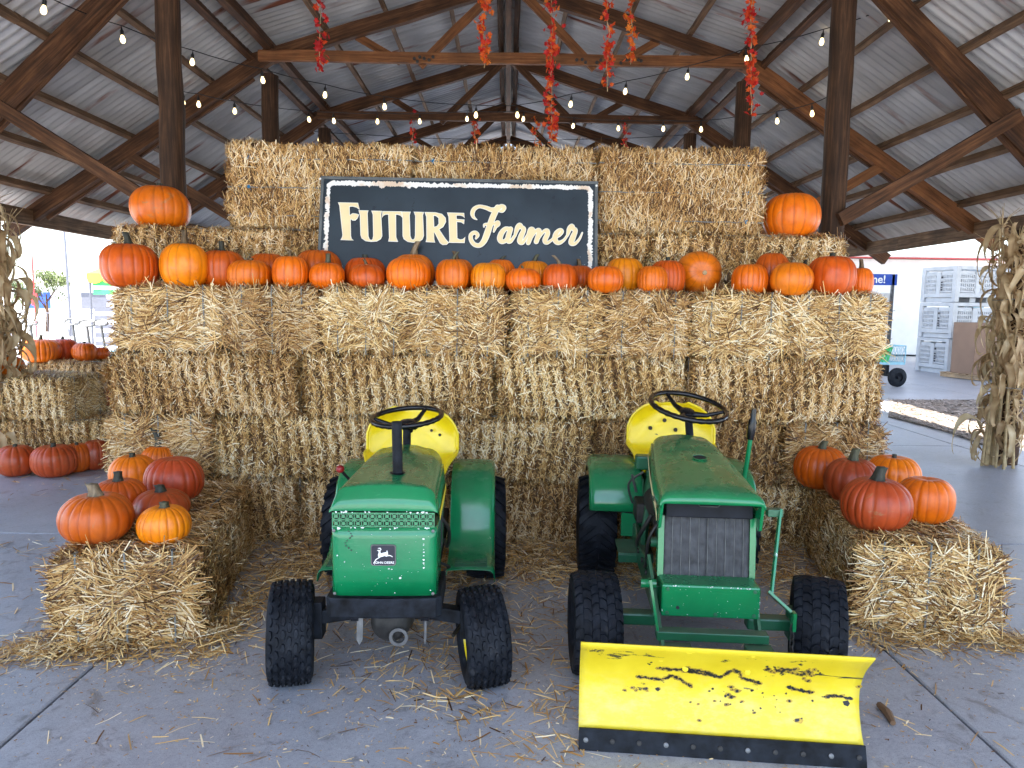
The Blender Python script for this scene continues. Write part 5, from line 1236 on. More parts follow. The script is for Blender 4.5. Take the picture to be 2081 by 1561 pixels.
def fillpoly(b, P, z, off=(0, 0), hole=None):
    V = [Vector((p.x + off[0], p.y + off[1], z)) for p in P]; loops = [V]
    if hole: loops.append([Vector((p.x + off[0], p.y + off[1], z)) for p in hole])
    tris = tessellate_polygon(loops); b.add([v for L in loops for v in L], [tuple(t) for t in tris])
def spline(P, k=6):
    out = []
    for i in range(len(P) - 1):
        p0, p1, p2, p3 = P[max(0, i - 1)], P[i], P[i + 1], P[min(len(P) - 1, i + 2)]
        for j in range(k):
            t = j / k; out.append(tuple(.5 * (2 * b_ + (c_ - a_) * t + (2 * a_ - 5 * b_ + 4 * c_ - d_) * t * t + (3 * b_ - a_ - 3 * c_ + d_) * t ** 3) for a_, b_, c_, d_ in zip(p0, p1, p2, p3)))
    out.append(P[-1]); return out
STR = [[(128, 205, 8), (100, 185, 26), (88, 150, 38), (105, 110, 38), (150, 88, 32), (210, 100, 36), (260, 118, 42), (310, 110, 48), (345, 86, 38), (370, 98, 38), (355, 126, 34), (332, 130, 22)],
 [(312, 96, 50), (275, 170, 54), (245, 250, 54), (215, 340, 56), (188, 400, 50), (150, 434, 42), (105, 425, 40), (76, 385, 38), (76, 340, 36), (110, 320, 36), (134, 342, 34), (120, 372, 18)],
 [(190, 272, 10), (196, 250, 24), (230, 246, 28), (280, 242, 28), (312, 228, 34), (318, 246, 36), (295, 268, 32), (278, 312, 16)],
 [(425, 292, 36), (385, 286, 40), (350, 320, 48), (332, 370, 50), (347, 400, 44), (382, 392, 36), (415, 345, 36)], [(427, 288, 44), (408, 350, 46), (402, 392, 42), (428, 398, 32), (470, 340, 26)],
 [(466, 345, 24), (488, 280, 44), (508, 252, 40), (524, 272, 40), (545, 292, 40), (522, 350, 48), (510, 398, 48), (537, 408, 34), (580, 340, 26)],
 [(578, 345, 24), (605, 294, 44), (624, 302, 46), (602, 360, 46), (584, 412, 40)], [(588, 402, 26), (640, 322, 28), (674, 298, 40), (680, 322, 46), (655, 402, 42)], [(662, 392, 26), (710, 322, 28), (748, 302, 40), (755, 332, 44), (732, 388, 44), (748, 412, 34), (790, 388, 24), (820, 352, 22)],
 [(808, 372, 22), (860, 346, 26), (884, 312, 32), (866, 296, 32), (832, 330, 44), (822, 384, 48), (852, 412, 40), (900, 388, 26), (935, 340, 22)],
 [(933, 345, 24), (950, 288, 44), (972, 260, 38), (984, 286, 42), (1004, 302, 40), (982, 360, 50), (966, 412, 48), (1000, 418, 30), (1040, 375, 22), (1064, 322, 14)]]
def ribbon(b, S, z, dw, off=(0, 0)):
    P = spline(S); C = [zp(Z2, p) for p in P]; k = (zp(Z2, (100, 0)) - zp(Z2, (0, 0))).length / 100; rows = []
    for i, c in enumerate(C):
        t = (C[min(i + 1, len(C) - 1)] - C[max(i - 1, 0)]).normalized(); nn = Vector((-t.y, t.x)); hw = max(.4, (P[i][2] + dw) / 2) * k
        rows.append([Vector((c.x + nn.x * hw + off[0], c.y + nn.y * hw + off[1], z + i * 2e-6)), Vector((c.x - nn.x * hw + off[0], c.y - nn.y * hw + off[1], z + i * 2e-6))])
    b.grid(rows)
    for e, sg in ((0, -1), (-1, 1)):
        c = C[e]; hw = max(.4, (P[e][2] + dw) / 2) * k; b.add([Vector((c.x + off[0], c.y + off[1], z + 1e-5))] + [Vector((c.x + off[0] + hw * math.cos(g * math.pi / 6), c.y + off[1] + hw * math.sin(g * math.pi / 6), z + 1e-5)) for g in range(12)], [(0, 1 + g, 1 + (g + 1) % 12) for g in range(12)])
px1 = (zp(Z1, (100, 0)) - zp(Z1, (0, 0))).length / 100
for nm, mt, z, dw, ins, off in (('letter_shadow', 'signdark', .0022, 2, -.5, (8 * px1, -8 * px1)), ('letter_outline', 'white', .0034, 2, -1.0, (0, 0)), ('letter_fill', 'cream', .0046, -8, 4.2, (0, 0))):
    b = MB()
    for key, P in LET.items():
        Q = inset([zp(Z1, p) for p in P], ins * px1); H_ = None
        if key == 'R': H_ = inset([zp(Z1, p) for p in RH], -ins * px1)
        fillpoly(b, Q, z, off, H_)
    for i, S in enumerate(STR):
        ribbon(b, S, z + .00012 * (i + 1), dw, off)
    b.build(nm, mt, sign)

# ------------------------------------------------------------------ string lights
def bulb_mesh():
    b = MB(); b.lathe([(0, .0), (.004, .011), (.014, .018), (.028, .021), (.042, .018), (.056, .012), (.066, .011)], 12, 'z'); me = bpy.data.meshes.new('bulb'); me.from_pydata([tuple(v) for v in b.v], [], b.f); me.update(); me.materials.append(MAT['bulb']); me.polygons.foreach_set('use_smooth', [True] * len(me.polygons)); return me
def socket_mesh():
    b = MB(); b.lathe([(.064, .0), (.064, .0145), (.10, .0145), (.108, .008), (.125, .004), (.135, .003), (.135, 0)], 10, 'z'); me = bpy.data.meshes.new('socket'); me.from_pydata([tuple(v) for v in b.v], [], b.f); me.update(); me.materials.append(MAT['wire']); return me
BM, SM = bulb_mesh(), socket_mesh()
def lights(pts, dep, label, ext):
    o = empty('string_lights', (0, 0, 0), 0, label, 'string lights', 'strings of lit bulbs under the roof'); wire = []
    for px, py in pts:
        p = atY(px, py, dep(px)); q = bpy.data.objects.new('bulb', BM); COL.objects.link(q); q.parent = o; q.location = p - Vector((0, 0, .033)); q.rotation_euler = (random.uniform(-.12, .12), random.uniform(-.12, .12), 0)
        k = bpy.data.objects.new('socket', SM); COL.objects.link(k); k.parent = q; wire.append(p + Vector((0, 0, .105)))
    e0, e1 = ext; wire = [atY(*e0)] + wire + [atY(*e1)]; path = []
    for a_, c_ in zip(wire[:-1], wire[1:]):
        for k in range(4): t = k / 4; q = a_.lerp(c_, t); q.z -= .02 * math.sin(math.pi * t) * (a_ - c_).length; path.append(q)
    path.append(wire[-1]); b = MB(); b.tube(path, .0045, 5); b.build('wire', 'wire', o)
lights([(87, 20), (250, 80), (390, 126), (535, 163), (660, 193), (782, 217), (967, 234), (1052, 234), (1159, 212), (1270, 186), (1396, 156), (1518, 120), (1669, 85), (1812, 39)], lambda p: 8.0 - 2.7 * ((p - 1031) / 944) ** 2, 'nearest string of lit bulbs, from corner to corner across the picture', ((-60, -45, 5.0), (1900, -12, 5.4)))
lights([(372, 208), (404, 212), (477, 226), (549, 236), (629, 243), (679, 246), (767, 247), (853, 247), (949, 242), (1063, 242), (1164, 256), (1257, 261), (1348, 262), (1425, 263), (1508, 254), (1580, 246), (1651, 231), (1690, 214)], lambda p: 9.7 - 2.6 * ((p - 1031) / 700) ** 2, 'lower middle string of lit bulbs hanging between the posts', ((352, 172, 6.9), (1705, 188, 6.9)))
lights([(470, 238), (561, 262), (649, 284), (1502, 283), (1590, 259)], lambda p: 10.6, 'farthest string of lit bulbs, dipping behind the straw wall', ((400, 195, 10.6), (1640, 228, 10.6)))

# ------------------------------------------------------------------ garlands of autumn leaves
LEAF = [(0, -.5), (.16, -.32), (.5, -.30), (.34, -.05), (.52, .22), (.22, .20), (0, .55), (-.22, .20), (-.52, .22), (-.34, -.05), (-.5, -.30), (-.16, -.32)]
def garland(px, y0, y1, D, label, dens=1.0, wob=.03):
    r = random.Random(int(px * 7 + y1)); p0 = atY(px, y0, D); p1 = atY(px, y1, D); n = max(4, int((p0 - p1).length / .05)); path = []
    for k in range(n + 1):
        q = p0.lerp(p1, k / n); path.append(q + Vector((wob * mnoise.noise(Vector((k * .35, px, 0))), wob * mnoise.noise(Vector((k * .35, px, 9))), 0)))
    o = empty('leaf_garland', p0, 0, label, 'garland', 'hanging garlands of red leaves'); 
    b = MB(); b.tube([q - p0 for q in path], .004, 4); b.build('vine', 'cane', o)
    V = []; F = []; H = []
    for k in range(int((p0 - p1).length * 130 * dens)):
        t = r.random(); cl = .5 + .5 * math.sin(t * (p0 - p1).length * 9 + px)
        if r.random() > .5 + .5 * cl: continue
        q = path[min(n, int(t * n))] - p0 + Vector((r.gauss(0, .028), r.gauss(0, .028), r.gauss(0, .02)))
        m_ = Matrix.Rotation(r.uniform(0, 6.28), 3, 'Z') @ Matrix.Rotation(r.uniform(.5, 2.6), 3, 'X') @ Matrix.Rotation(r.uniform(0, 6.28), 3, 'Z'); sc = r.uniform(.035, .068); i0 = len(V); h = r.random() * .7
        V.append(tuple(q + m_ @ Vector((0, 0, .1 * sc)))); H.append(h)
        for x, y in LEAF: V.append(tuple(q + m_ @ Vector((x * sc, y * sc, -.12 * sc * abs(x) * 2)))); H.append(h)
        F += [(i0, i0 + 1 + g, i0 + 1 + (g + 1) % 12) for g in range(12)]
    me = bpy.data.meshes.new('leaves'); me.from_pydata(V, [], F); me.update(); a = me.attributes.new('hue', 'FLOAT', 'POINT'); a.data.foreach_set('value', H); me.materials.append(MAT['redleaf'])
    q = bpy.data.objects.new('leaves', me); COL.objects.link(q); q.parent = o; q['kind'] = 'stuff'
for a in ((650, -20, 148, 6.6, 'leaf garland at the left, alone beside the roof brace'), (983, -40, 138, 6.6, 'leaf garland just left of the roof ridge', 1.4), (1121, -30, 292, 6.8, 'longest leaf garland, hanging right of the ridge down to the straw', 1.3), (1235, -20, 186, 6.6, 'leaf garland second right of the ridge'), (1284, -20, 132, 6.9, 'short leaf garland beside the string of bulbs, third right of the ridge'), (1527, -20, 232, 6.3, 'leaf garland at the right in front of the second post', 1.2),
          (838, 230, 296, 10.2, 'distant leaf garland at the left on the far tie beam'), (966, 238, 296, 10.2, 'distant leaf garland below the ridge, left one'), (1089, 236, 300, 10.2, 'distant leaf garland below the ridge, right one'), (1272, 240, 306, 10.2, 'distant leaf garland at the right on the far tie beam')): garland(*a)

# ------------------------------------------------------------------ corn stalk bundles tied to the outer posts
def corn_leaf(seed):
    r = random.Random(seed); n = 12; L = r.uniform(.45, .85); V = []; H = []; F = []; w0 = r.uniform(.045, .085); curl = r.uniform(2.2, 4.2); tw = r.uniform(-2.2, 2.2); x = 0; z = 0; ang = r.uniform(.1, .6); h0 = r.random() * .6
    for i in range(n + 1):
        t = i / n; wd = w0 * (.55 + .9 * t if t < .3 else 1.0 * (1 - ((t - .3) / .7) ** 1.6)) * 1.0 + .002; ph = tw * t
        sd_ = Vector((math.sin(ph) * math.cos(ang), math.cos(ph), math.sin(ph) * .6)); c = Vector((x, .02 * math.sin(t * 7 + seed), z)); up_ = Vector((-math.sin(ang), 0, math.cos(ang)))
        for k in (-1, 0, 1): V.append(tuple(c + sd_ * wd * k * .5 + up_ * (abs(k) * wd * .28))); H.append(min(1, h0 + .25 * (k == 0) + .15 * math.sin(i * 2)))
        ang -= curl / n * (1.6 if t > .35 else .7); x += L / n * math.cos(ang) * .62; z += L / n * math.sin(ang)
    for i in range(n):
        for k in range(2): F.append((i * 3 + k, i * 3 + k + 1, (i + 1) * 3 + k + 1, (i + 1) * 3 + k))
    me = bpy.data.meshes.new('corn_leaf'); me.from_pydata(V, [], F); me.update(); a = me.attributes.new('hue', 'FLOAT', 'POINT'); a.data.foreach_set('value', H); me.materials.append(MAT['husk']); me.polygons.foreach_set('use_smooth', [True] * len(me.polygons)); return me
CL = [corn_leaf(k) for k in range(14)]
def corn(c, h, label, seed, spread=.16):
    r = random.Random(seed); o = empty('corn_stalk_bundle', c, 0, label, 'corn stalks', 'corn stalk bundles on the outer posts')
    for k in range(13):
        a = r.uniform(0, 6.28); rr = r.uniform(.03, spread * .75); x, y = rr * math.cos(a), rr * math.sin(a); tilt = Vector((x, y, 0)) * r.uniform(.3, 1.0) + Vector((r.uniform(-.08, .08), r.uniform(-.08, .08), 0)); hh = h * r.uniform(.72, .93)
        pts = [Vector((x * 1.25, y * 1.25, 0)), Vector((x * .8, y * .8, hh * .45)), Vector((x, y, hh * .72)) + tilt * .4, Vector((x, y, hh)) + tilt]
        b = MB(); b.tube(pts, [.014, .011, .009, .005], 7); b.build('stalk', 'cane', o, smooth=True)
        if k < 6:      # tassel
            t = MB(); e = pts[-1]
            for q in range(7): d = Vector((r.uniform(-.6, .6), r.uniform(-.6, .6), 1)).normalized(); t.tube([e, e + d * .12, e + d * .2 + Vector((d.x * .1, d.y * .1, r.uniform(-.03, .05)))], [.0035, .003, .002], 4)
            t.build('tassel', 'cane', o)
    for k in range(210):
        z = h * (.10 + .80 * r.random()); a = r.uniform(0, 6.28); rr = r.uniform(.05, spread); me = r.choice(CL)
        q = bpy.data.objects.new('corn_leaf', me); COL.objects.link(q); q.parent = o; q.location = (rr * math.cos(a), rr * math.sin(a), z); q.rotation_euler = (r.uniform(-.3, .3), r.uniform(-.2, .7), a + r.uniform(-.5, .5)); sc = r.uniform(.65, 1.05); q.scale = (sc * .72, sc, sc)
    for z in (h * .30, h * .62):
        b = MB(); b.tube([(spread * 1.02 * math.cos(g * .3142), spread * 1.02 * math.sin(g * .3142), z + .006 * math.sin(g)) for g in range(21)], .004, 5, False); b.build('twine', 'twine', o)
corn((4.80, 6.86, 0), 2.62, 'tall bundle of dry corn stalks tied to the post at the right edge', 3)
corn((-4.66, 6.56, 0.0), 2.55, 'bundle of dry corn stalks at the left edge behind the straw display', 8)

# ------------------------------------------------------------------ loose straw on the floor
def loose(name, specs, label, seed, size=1.0):
    r = np.random.default_rng(seed); P = []; Ls = []; W_ = []; Tt = []; Lf = []
    for cx_, cy_, sx_, sy_, n, hgt, shape in specs:
        if shape == 'u': x = cx_ + r.uniform(-1, 1, n) * sx_; y = cy_ + r.uniform(-1, 1, n) * sy_
        else: x = cx_ + r.normal(0, sx_, n); y = cy_ + r.normal(0, sy_, n)
        d = np.maximum(0, 1 - ((x - cx_) / (2 * sx_)) ** 2 - ((y - cy_) / (2 * sy_)) ** 2)
        z = .004 + r.random(n) ** 1.5 * hgt * d; a = r.uniform(0, 6.283, n)
        P.append(np.stack([x, y, z], 1)); Tt.append(np.stack([np.cos(a), np.sin(a), np.zeros(n)], 1)); Ls.append(r.uniform(.02, .11, n) * size); W_.append(r.uniform(.003, .0065, n) * (.7 if size < 1 else 1)); Lf.append(r.normal(0, .03, n) + (hgt > .02) * r.normal(0, .15, n))
    P = np.concatenate(P); N = len(P); up_ = np.tile(np.array([0., 0, 1]), (N, 1))
    V, Q, H = strand_arrays(P, up_, np.concatenate(Tt), np.concatenate(Ls), np.concatenate(W_), np.concatenate(Lf), r.normal(.02, .03, N), r, np.clip(r.normal(.55, .26, N), 0, 1))
    V[:, 2] = np.maximum(V[:, 2], .0025)
    me = npmesh(name, V, Q, H); o = link(name, me, 'straw'); return tag(o, label, 'straw', kind='stuff')
loose('loose_straw', [(-1.75, 2.93, .24, .05, 900, .05, 'n'), (-1.98, 2.98, .10, .09, 500, .04, 'n'), (-1.30, 3.15, .07, .16, 800, .05, 'n'), (-1.22, 3.7, .12, .25, 700, .04, 'n'), (-2.15, 3.6, .04, .3, 260, .02, 'n'),
    (2.0, 3.12, .24, .06, 900, .05, 'n'), (2.32, 3.1, .06, .05, 350, .04, 'n'), (1.62, 3.7, .10, .3, 900, .05, 'n'), (-.4, 4.25, 1.1, .10, 3600, .07, 'n'), (1.0, 4.25, .6, .10, 2200, .07, 'n'), (-.2, 4.0, .8, .16, 3200, .025, 'n'), (.7, 3.95, .6, .18, 2200, .025, 'n'), (-.9, 4.0, .3, .2, 1500, .03, 'n')], 'drifts of loose straw around the bale benches and along the wall foot', 1)
CHAFF = [(0, 3.0, 2.2, .9, 2600, 0, 'u'), (-.3, 3.3, .6, .5, 2200, 0, 'n'), (.1, 2.5, .8, .25, 900, 0, 'n'), (-1.6, 2.85, .5, .15, 900, 0, 'n'), (2.0, 3.0, .5, .15, 900, 0, 'n'), (1.4, 3.6, .3, .4, 500, 0, 'n')]
loose('straw_chaff', CHAFF, 'fine trodden chaff and dust of straw on the concrete', 3, size=.16)
loose('scattered_straw', [(-.4, 3.3, .28, .28, 420, .012, 'n'), (.1, 3.2, .22, .25, 260, .008, 'n'), (-.40, 2.85, .2, .10, 120, .01, 'n'), (-.28, 2.62, .12, .05, 70, .01, 'n'), (-.12, 2.52, .12, .05, 40, .006, 'n'), (.02, 2.45, .2, .12, 34, .006, 'n'), (.2, 2.7, .1, .2, 40, .004, 'n'), (0, 2.6, 1.6, .5, 110, .0, 'u'), (-.9, 2.5, .6, .3, 22, .0, 'u'), (1.6, 2.7, .4, .4, 40, .0, 'u'), (.15, 2.28, .1, .05, 40, .01, 'n'), (.2, 2.5, .06, .12, 50, .01, 'n'), (-3.4, 5.8, .5, .25, 120, .0, 'n'), (-2.5, 4.0, .25, .5, 80, .0, 'n'), (2.6, 3.6, .2, .5, 40, .0, 'n')], 'thin scatter of single straws on the concrete', 2)
MAT['stick'] = simple('brown_stick', (.18, .10, .05), .8)
b = MB(); p0 = atZ(1787, 1432, .012); p1 = atZ(1815, 1470, .012); b.tube([p0, p0.lerp(p1, .5) + Vector((.006, 0, .004)), p1], [.012, .016, .010], 7)
tag(b.build('corn_husk_scrap', 'stick'), 'short brown husk scrap lying on the floor right of the blade', 'husk')
mu = np.random.default_rng(5); N = 5000
poly_x = mu.uniform(5.2, 9.0, N); poly_y = mu.uniform(7.8, 12.0, N)
keep = (poly_x > 5.45 + (poly_y - 9.9) * (.5 if False else .0) + np.maximum(0, (9.9 - poly_y)) * .0) & (poly_x > 6.4 - np.maximum(0, 11.9 - poly_y) * .5) & (poly_y < 11.9)
px_, py_ = poly_x[keep], poly_y[keep]; K = len(px_); a = mu.uniform(0, 6.28, K)
V, Q, H = strand_arrays(np.stack([px_, py_, mu.uniform(.026, .04, K)], 1), np.tile([0., 0, 1], (K, 1)), np.stack([np.cos(a), np.sin(a), 0 * a], 1), mu.uniform(.04, .12, K), mu.uniform(.008, .022, K), mu.normal(0, .2, K), mu.normal(0, .05, K), mu, mu.random(K))
MAT['chips'] = m_leaf('mulch_chip', [(0, (.05, .038, .03)), (.5, (.17, .13, .10)), (1, (.30, .25, .21)), (1.4, (.4, .34, .3))], .05)
tag(link('mulch_chips', npmesh('mulch_chips', V, Q, H), 'chips'), 'grey brown wood chips covering the strip at the right', 'mulch', kind='stuff')

# ------------------------------------------------------------------ the yard beyond, right
def crate(c, rz, label, dims=(1.22, 1.05, .84)):
    """vented plastic harvest bin: corner posts, rails, slotted panels, feet"""
    L, W_, Hh = dims; o = empty('harvest_bin', c, rz, label, 'plastic bin', 'stacked plastic harvest bins'); hx, hy = L / 2, W_ / 2
    for sx_ in (-1, 1):
        for sy_ in (-1, 1): MB().box((sx_ * (hx - .06), sy_ * (hy - .06), Hh / 2), (.12, .12, Hh)).build('corner_post', 'plastic', o, bevel=.02)
    for k in range(4):
        along = k < 2; sg = (-1, 1)[k % 2]; l_ = (L if along else W_) - .24; p = MB(); of = (hy if along else hx) - .035
        def put(u, z, du, dz, th=.03, dd=0.0):
            if along: p.box((u, sg * (of + dd), z), (du, th, dz))
            else: p.box((sg * (of + dd), u, z), (th, du, dz))
        put(0, Hh - .04, l_, .08, .05); put(0, .17, l_, .10, .05); put(0, Hh / 2, .12, Hh - .26, .05, .004)
        for half in (-1, 1):
            u0 = half * (l_ / 4 + .03); wd = l_ / 2 - .09
            put(u0, Hh - .16, wd, .09, .02, -.004)
            for i in range(8): put(u0 - wd / 2 + wd * i / 7, .46, wd / 7 * .52, .44)
            for i in range(5): put(u0, .25 + .42 * i / 4, wd, .034, .026)
        p.build('side_panel', 'plastic', o)
    MB().box((0, 0, .15), (L - .1, W_ - .1, .04)).build('floor_panel', 'plastic', o)
    for sx_ in (-1, 0, 1): MB().box((sx_ * (hx - .14), 0, .055), (.16, W_ - .26, .11)).build('foot_runner', 'plastic', o)
    for z in (.30, .36, .42, .48): MB().box((-hx - .003, -.12, z), (.004, .05, .035)).build('moulded_mark', 'chip_dark', o)
    MB().box((-hx - .003, -.12, .60), (.004, .05, .05)).build('moulded_mark', 'chip_dark', o)
    return o
bx0 = Vector((11.15, 17.75, 0)); brz = R_(9)
for k, nm in enumerate(('bottom', 'middle', 'top')): crate(bx0 + Vector((random.uniform(-.03, .03), random.uniform(-.03, .03), .87 * k)), brz + random.uniform(-.03, .03), 'grey plastic harvest bin, %s of the left stack' % nm, (1.22, 1.12, .86))
for k, nm in enumerate(('bottom', 'middle', 'top')): crate(bx0 + Vector((1.36, .28, .87 * k)), brz + random.uniform(-.02, .02), 'grey plastic harvest bin, %s of the stack behind the corn stalks' % nm, (1.22, 1.12, .86))
g = empty('wood_pallet', (10.75, 16.15, 0), R_(16), 'wooden pallet under the tall cardboard box', 'pallet')
for x in (-.5, 0, .5): MB().box((x, 0, .06), (.09, 1.05, .09)).build('runner', 'pallet', g)
for k in range(6): MB().box((0, -.46 + .184 * k, .117), (1.15, .12, .02)).build('deck_board', 'pallet', g)
g = empty('cardboard_box', (10.75, 16.15, .130), R_(16), 'tall brown octagonal cardboard box with a hand hole', 'box'); P = [Vector((x, y, 0)) for x, y in ((-.50, -.28), (-.28, -.50), (.28, -.50), (.50, -.28), (.50, .28), (.28, .50), (-.28, .50), (-.50, .28))]
b = MB()
for i in range(8):
    a_, c_ = P[i], P[(i + 1) % 8]; b.add([a_, c_, c_ + Vector((0, 0, 1.14)), a_ + Vector((0, 0, 1.14))], [(0, 1, 2, 3)])
b.build('wall', 'cardboard', g, solid=.012)
MB().box((-.03, -.507, .42), (.07, .004, .10)).build('hand_hole', 'chip_dark', g, bevel=.001)
b = MB(); b.add([p * .97 + Vector((0, 0, .01)) for p in P], [tuple(range(8))]); b.build('bottom', 'cardboard', g)
def wagon(c, rz, label, handle=True, L=1.15, W_=.62, hz=.42, mesh_mat='teal', tongue=0.9, group='garden wagons'):
    o = empty('garden_wagon', c, rz, label, 'garden wagon', group)
    MB().box((0, 0, hz), (L, W_, .035)).build('bed', mesh_mat, o)
    for sx_ in (-1, 1):
        for sy_ in (-1, 1):
            w_ = MB(); w_.lathe([(-.05, .09), (-.055, .15), (-.03, .19), (.03, .19), (.055, .15), (.05, .09)], 20, 'y'); q = w_.build('wheel', 'rubber', o, loc=(sx_ * (L / 2 - .17), sy_ * (W_ / 2 + .02), .192), smooth=True)
            h_ = MB(); h_.lathe([(-.02, .09), (-.01, .03), (-.05, .02), (-.05, 0)], 14, 'y'); h_.lathe([(.02, .09), (.01, .03), (.05, .02), (.05, 0)], 14, 'y'); h_.build('hub', 'black', q, smooth=True)
        MB().box((sx_ * (L / 2 - .17), 0, .21), (.05, W_ - .06, .05)).build('axle', 'black', o); MB().box((sx_ * (L / 2 - .17), 0, .32), (.06, .2, .18)).build('axle_bracket', 'black', o)
    for k in range(4):
        along = k < 2; sg = (-1, 1)[k % 2]; p = MB(); l_ = L if along else W_; of = (W_ if along else L) / 2 - .012; h = .34
        def bar(u0, z0, u1, z1, r_=.012):
            f = (lambda u, z: (u, sg * of, hz + .02 + z)) if along else (lambda u, z: (sg * of, u, hz + .02 + z)); p.tube([f(u0, z0), f(u1, z1)], r_, 5)
        bar(-l_ / 2, h, l_ / 2, h); bar(-l_ / 2, 0, l_ / 2, 0); bar(-l_ / 2, 0, -l_ / 2, h); bar(l_ / 2, 0, l_ / 2, h); n = int(l_ / .075)
        for i in range(n): u = -l_ / 2 + l_ * i / n; bar(u, 0, u + l_ / n, h / 2, .003); bar(u + l_ / n, h / 2, u, h, .003); bar(u + l_ / n, 0, u, h / 2, .003); bar(u, h / 2, u + l_ / n, h, .003)
        p.build('mesh_side', mesh_mat, o)
    if handle:
        t = MB(); base = Vector((-L / 2 - .02, 0, .28)); top = Vector((-L / 2 - .16, 0, 1.16)); t.tube([base, top], .017, 8); lp = []
        for i in range(15): a_ = 2 * math.pi * i / 14; lp.append(top + Vector((0, .105 * math.cos(a_), .045 + .042 * math.sin(a_))))
        t.tube(lp, .013, 6, False); t.build('pull_handle', 'steel', o, smooth=True)
    return o
wagon((7.15, 14.45, 0), R_(8), 'pale blue mesh-sided wagon with a green tub, past the right end of the wall', False, 1.5, .75, .46, 'teal')
def tub(c, label, mat='bright_green', r0=.24, r1=.30, h=.30):
    b = MB(); b.lathe([(0, 0), (0, r0), (h * .9, r1), (h, r1 + .02), (h, r1 - .005), (.03, r0 - .01), (.03, 0)], 24, 'z'); o = b.build('plastic_tub', mat, smooth=True, loc=c); return tag(o, label, 'tub')
tub((7.45, 14.40, .482), 'bright green plastic tub inside the pale blue wagon')
g = empty('display_table', (7.7, 16.4, 0), R_(4), 'table with a yellow top behind the pale blue wagon', 'table'); MB().box((0, 0, .88), (1.4, .8, .05)).build('table_top', 'yellow_cloth', g, bevel=.01)
for x in (-.62, .62):
    for y in (-.33, .33): MB().box((x, y, .427), (.05, .05, .854)).build('leg', 'black', g)
for x, z, w_, h_, lab in ((7.75, .906, .9, .24, 'white plastic tray on the yellow table, lower one'), (7.72, 1.147, .8, .18, 'white plastic tray on the yellow table, upper one')):
    o = MB(); o.box((0, 0, h_ / 2), (w_, .6, h_), None, 1.05); o.box((0, 0, h_ - .02), (w_ * 1.09, .66, .03)); tag(o.build('plastic_tray', 'plastic', None, bevel=.01, loc=(x, 16.4, z)), lab, 'tray')
# booth with the blue sign
g = empty('ticket_booth', (9.4, 20.5, 0), 0, 'white booth with a blue welcome sign beyond the right end of the wall', 'booth')
MB().box((0, 0, 1.0), (2.3, 1.6, 2.0)).build('wall', 'whitewall', g); 
for x in (-1.1, 1.1): MB().box((x, -.86, 1.25), (.07, .07, 2.5)).build('post', 'steel', g)
MB().box((0, -.87, 2.36), (2.4, .05, .30)).build('sign_panel', 'blue', g); text_mesh('Welcome!', .30, 'sign_lettering', 'white', g, (.25, -.90, 2.36), (R_(90), 0, 0), .002)
MB().box((.35, -.81, 1.45), (1.2, .03, .9)).build('window', simple('dim_glass', (.18, .28, .32), .15), g)
g = empty('white_building', (25, 27.5, 0), 0, 'long white building with red eave line behind the plastic bins', 'building'); MB().box((0, 0, 1.65), (34, 5, 3.3)).build('wall', 'whitewall', g); MB().box((0, -2.6, 3.33), (34.4, .4, .035)).build('eave', 'red', g); MB().box((0, 0, 3.40), (34.4, 5.4, .1)).build('roof', 'whitewall', g); MB().box((-13.7, -12.8, 6.04), (11.0, 20.4, .08)).build('canopy', 'roof', g)  # canopy: added out of view, only to shade the bins and concrete
for x, y in ((-8.4, -20.2), (-8.4, -15.2), (-8.4, -9.0)): MB().box((x, y, 3.0), (.14, .14, 6.0)).build('added_canopy_post', 'whitewall', g)  # posts invented to carry the added shade canopy
for x in range(-15, 16, 6): f = MB().box((x, -2.51, 1.6), (1.2, .04, 1.0)).build('window', simple('dim_glass', (.18, .28, .32), .15), g); MB().box((x, -2.53, 1.08), (1.3, .07, .05)).build('sill', 'whitewall', f)
# ------------------------------------------------------------------ the yard beyond, left
def barrier(c, rz, label):
    o = empty('crowd_barrier', c, rz, label, 'barrier', 'steel crowd barriers'); p = MB(); L, h = 1.95, 1.12; P = []
    for x, z in ((-L / 2, .12), (-L / 2, h - .16), (-L / 2 + .05, h - .05), (-L / 2 + .16, h), (L / 2 - .16, h), (L / 2 - .05, h - .05), (L / 2, h - .16), (L / 2, .12)): P.append((x, 0, z))
    p.tube(P + [P[0]], .021, 7); p.build('frame', 'galv', o, smooth=True)
    for i in range(13): x = -L / 2 + L * (i + 1) / 14; MB().tube([(x, 0, .12), (x, 0, h - .01)], .009, 5).build('bar', 'galv', o)
    for x in (-.7, .7): MB().tube([(x, -.3, .0), (x, -.25, .03), (x, 0, .12), (x, .25, .03), (x, .3, 0)], .016, 6).build('foot', 'galv', o)
for k, px in enumerate((-30, 76, 192, 305)):
    p = atY(px, 640, 25.0); barrier((p.x, 25.0 + .1 * k, -.06), R_(1.0), 'steel crowd barrier in the sunlit yard at the left, %s from the left edge' % ORD[k])
for px, dy, nm in ((47, 9.7, 'leftmost'), (134, 10.1, 'second from the left'), (162, 9.5, 'third from the left'), (208, 9.9, 'nearest the wall')):
    p = atY(px, 700, dy); wagon((p.x + .1, dy + .7, 0), R_(90 if px != 208 else 80), 'parked garden wagon with upright pull handle behind the left display, %s' % nm, True, 1.05, .5, .36, 'teal', group='parked garden wagons')
g = empty('yellow_market_tent', (-9.35, 20.0, -.06), R_(4), 'market tent with yellow scalloped canopy and green striped wall', 'tent'); b = MB(); hw, zb, zt = 1.5, 2.25, 3.15
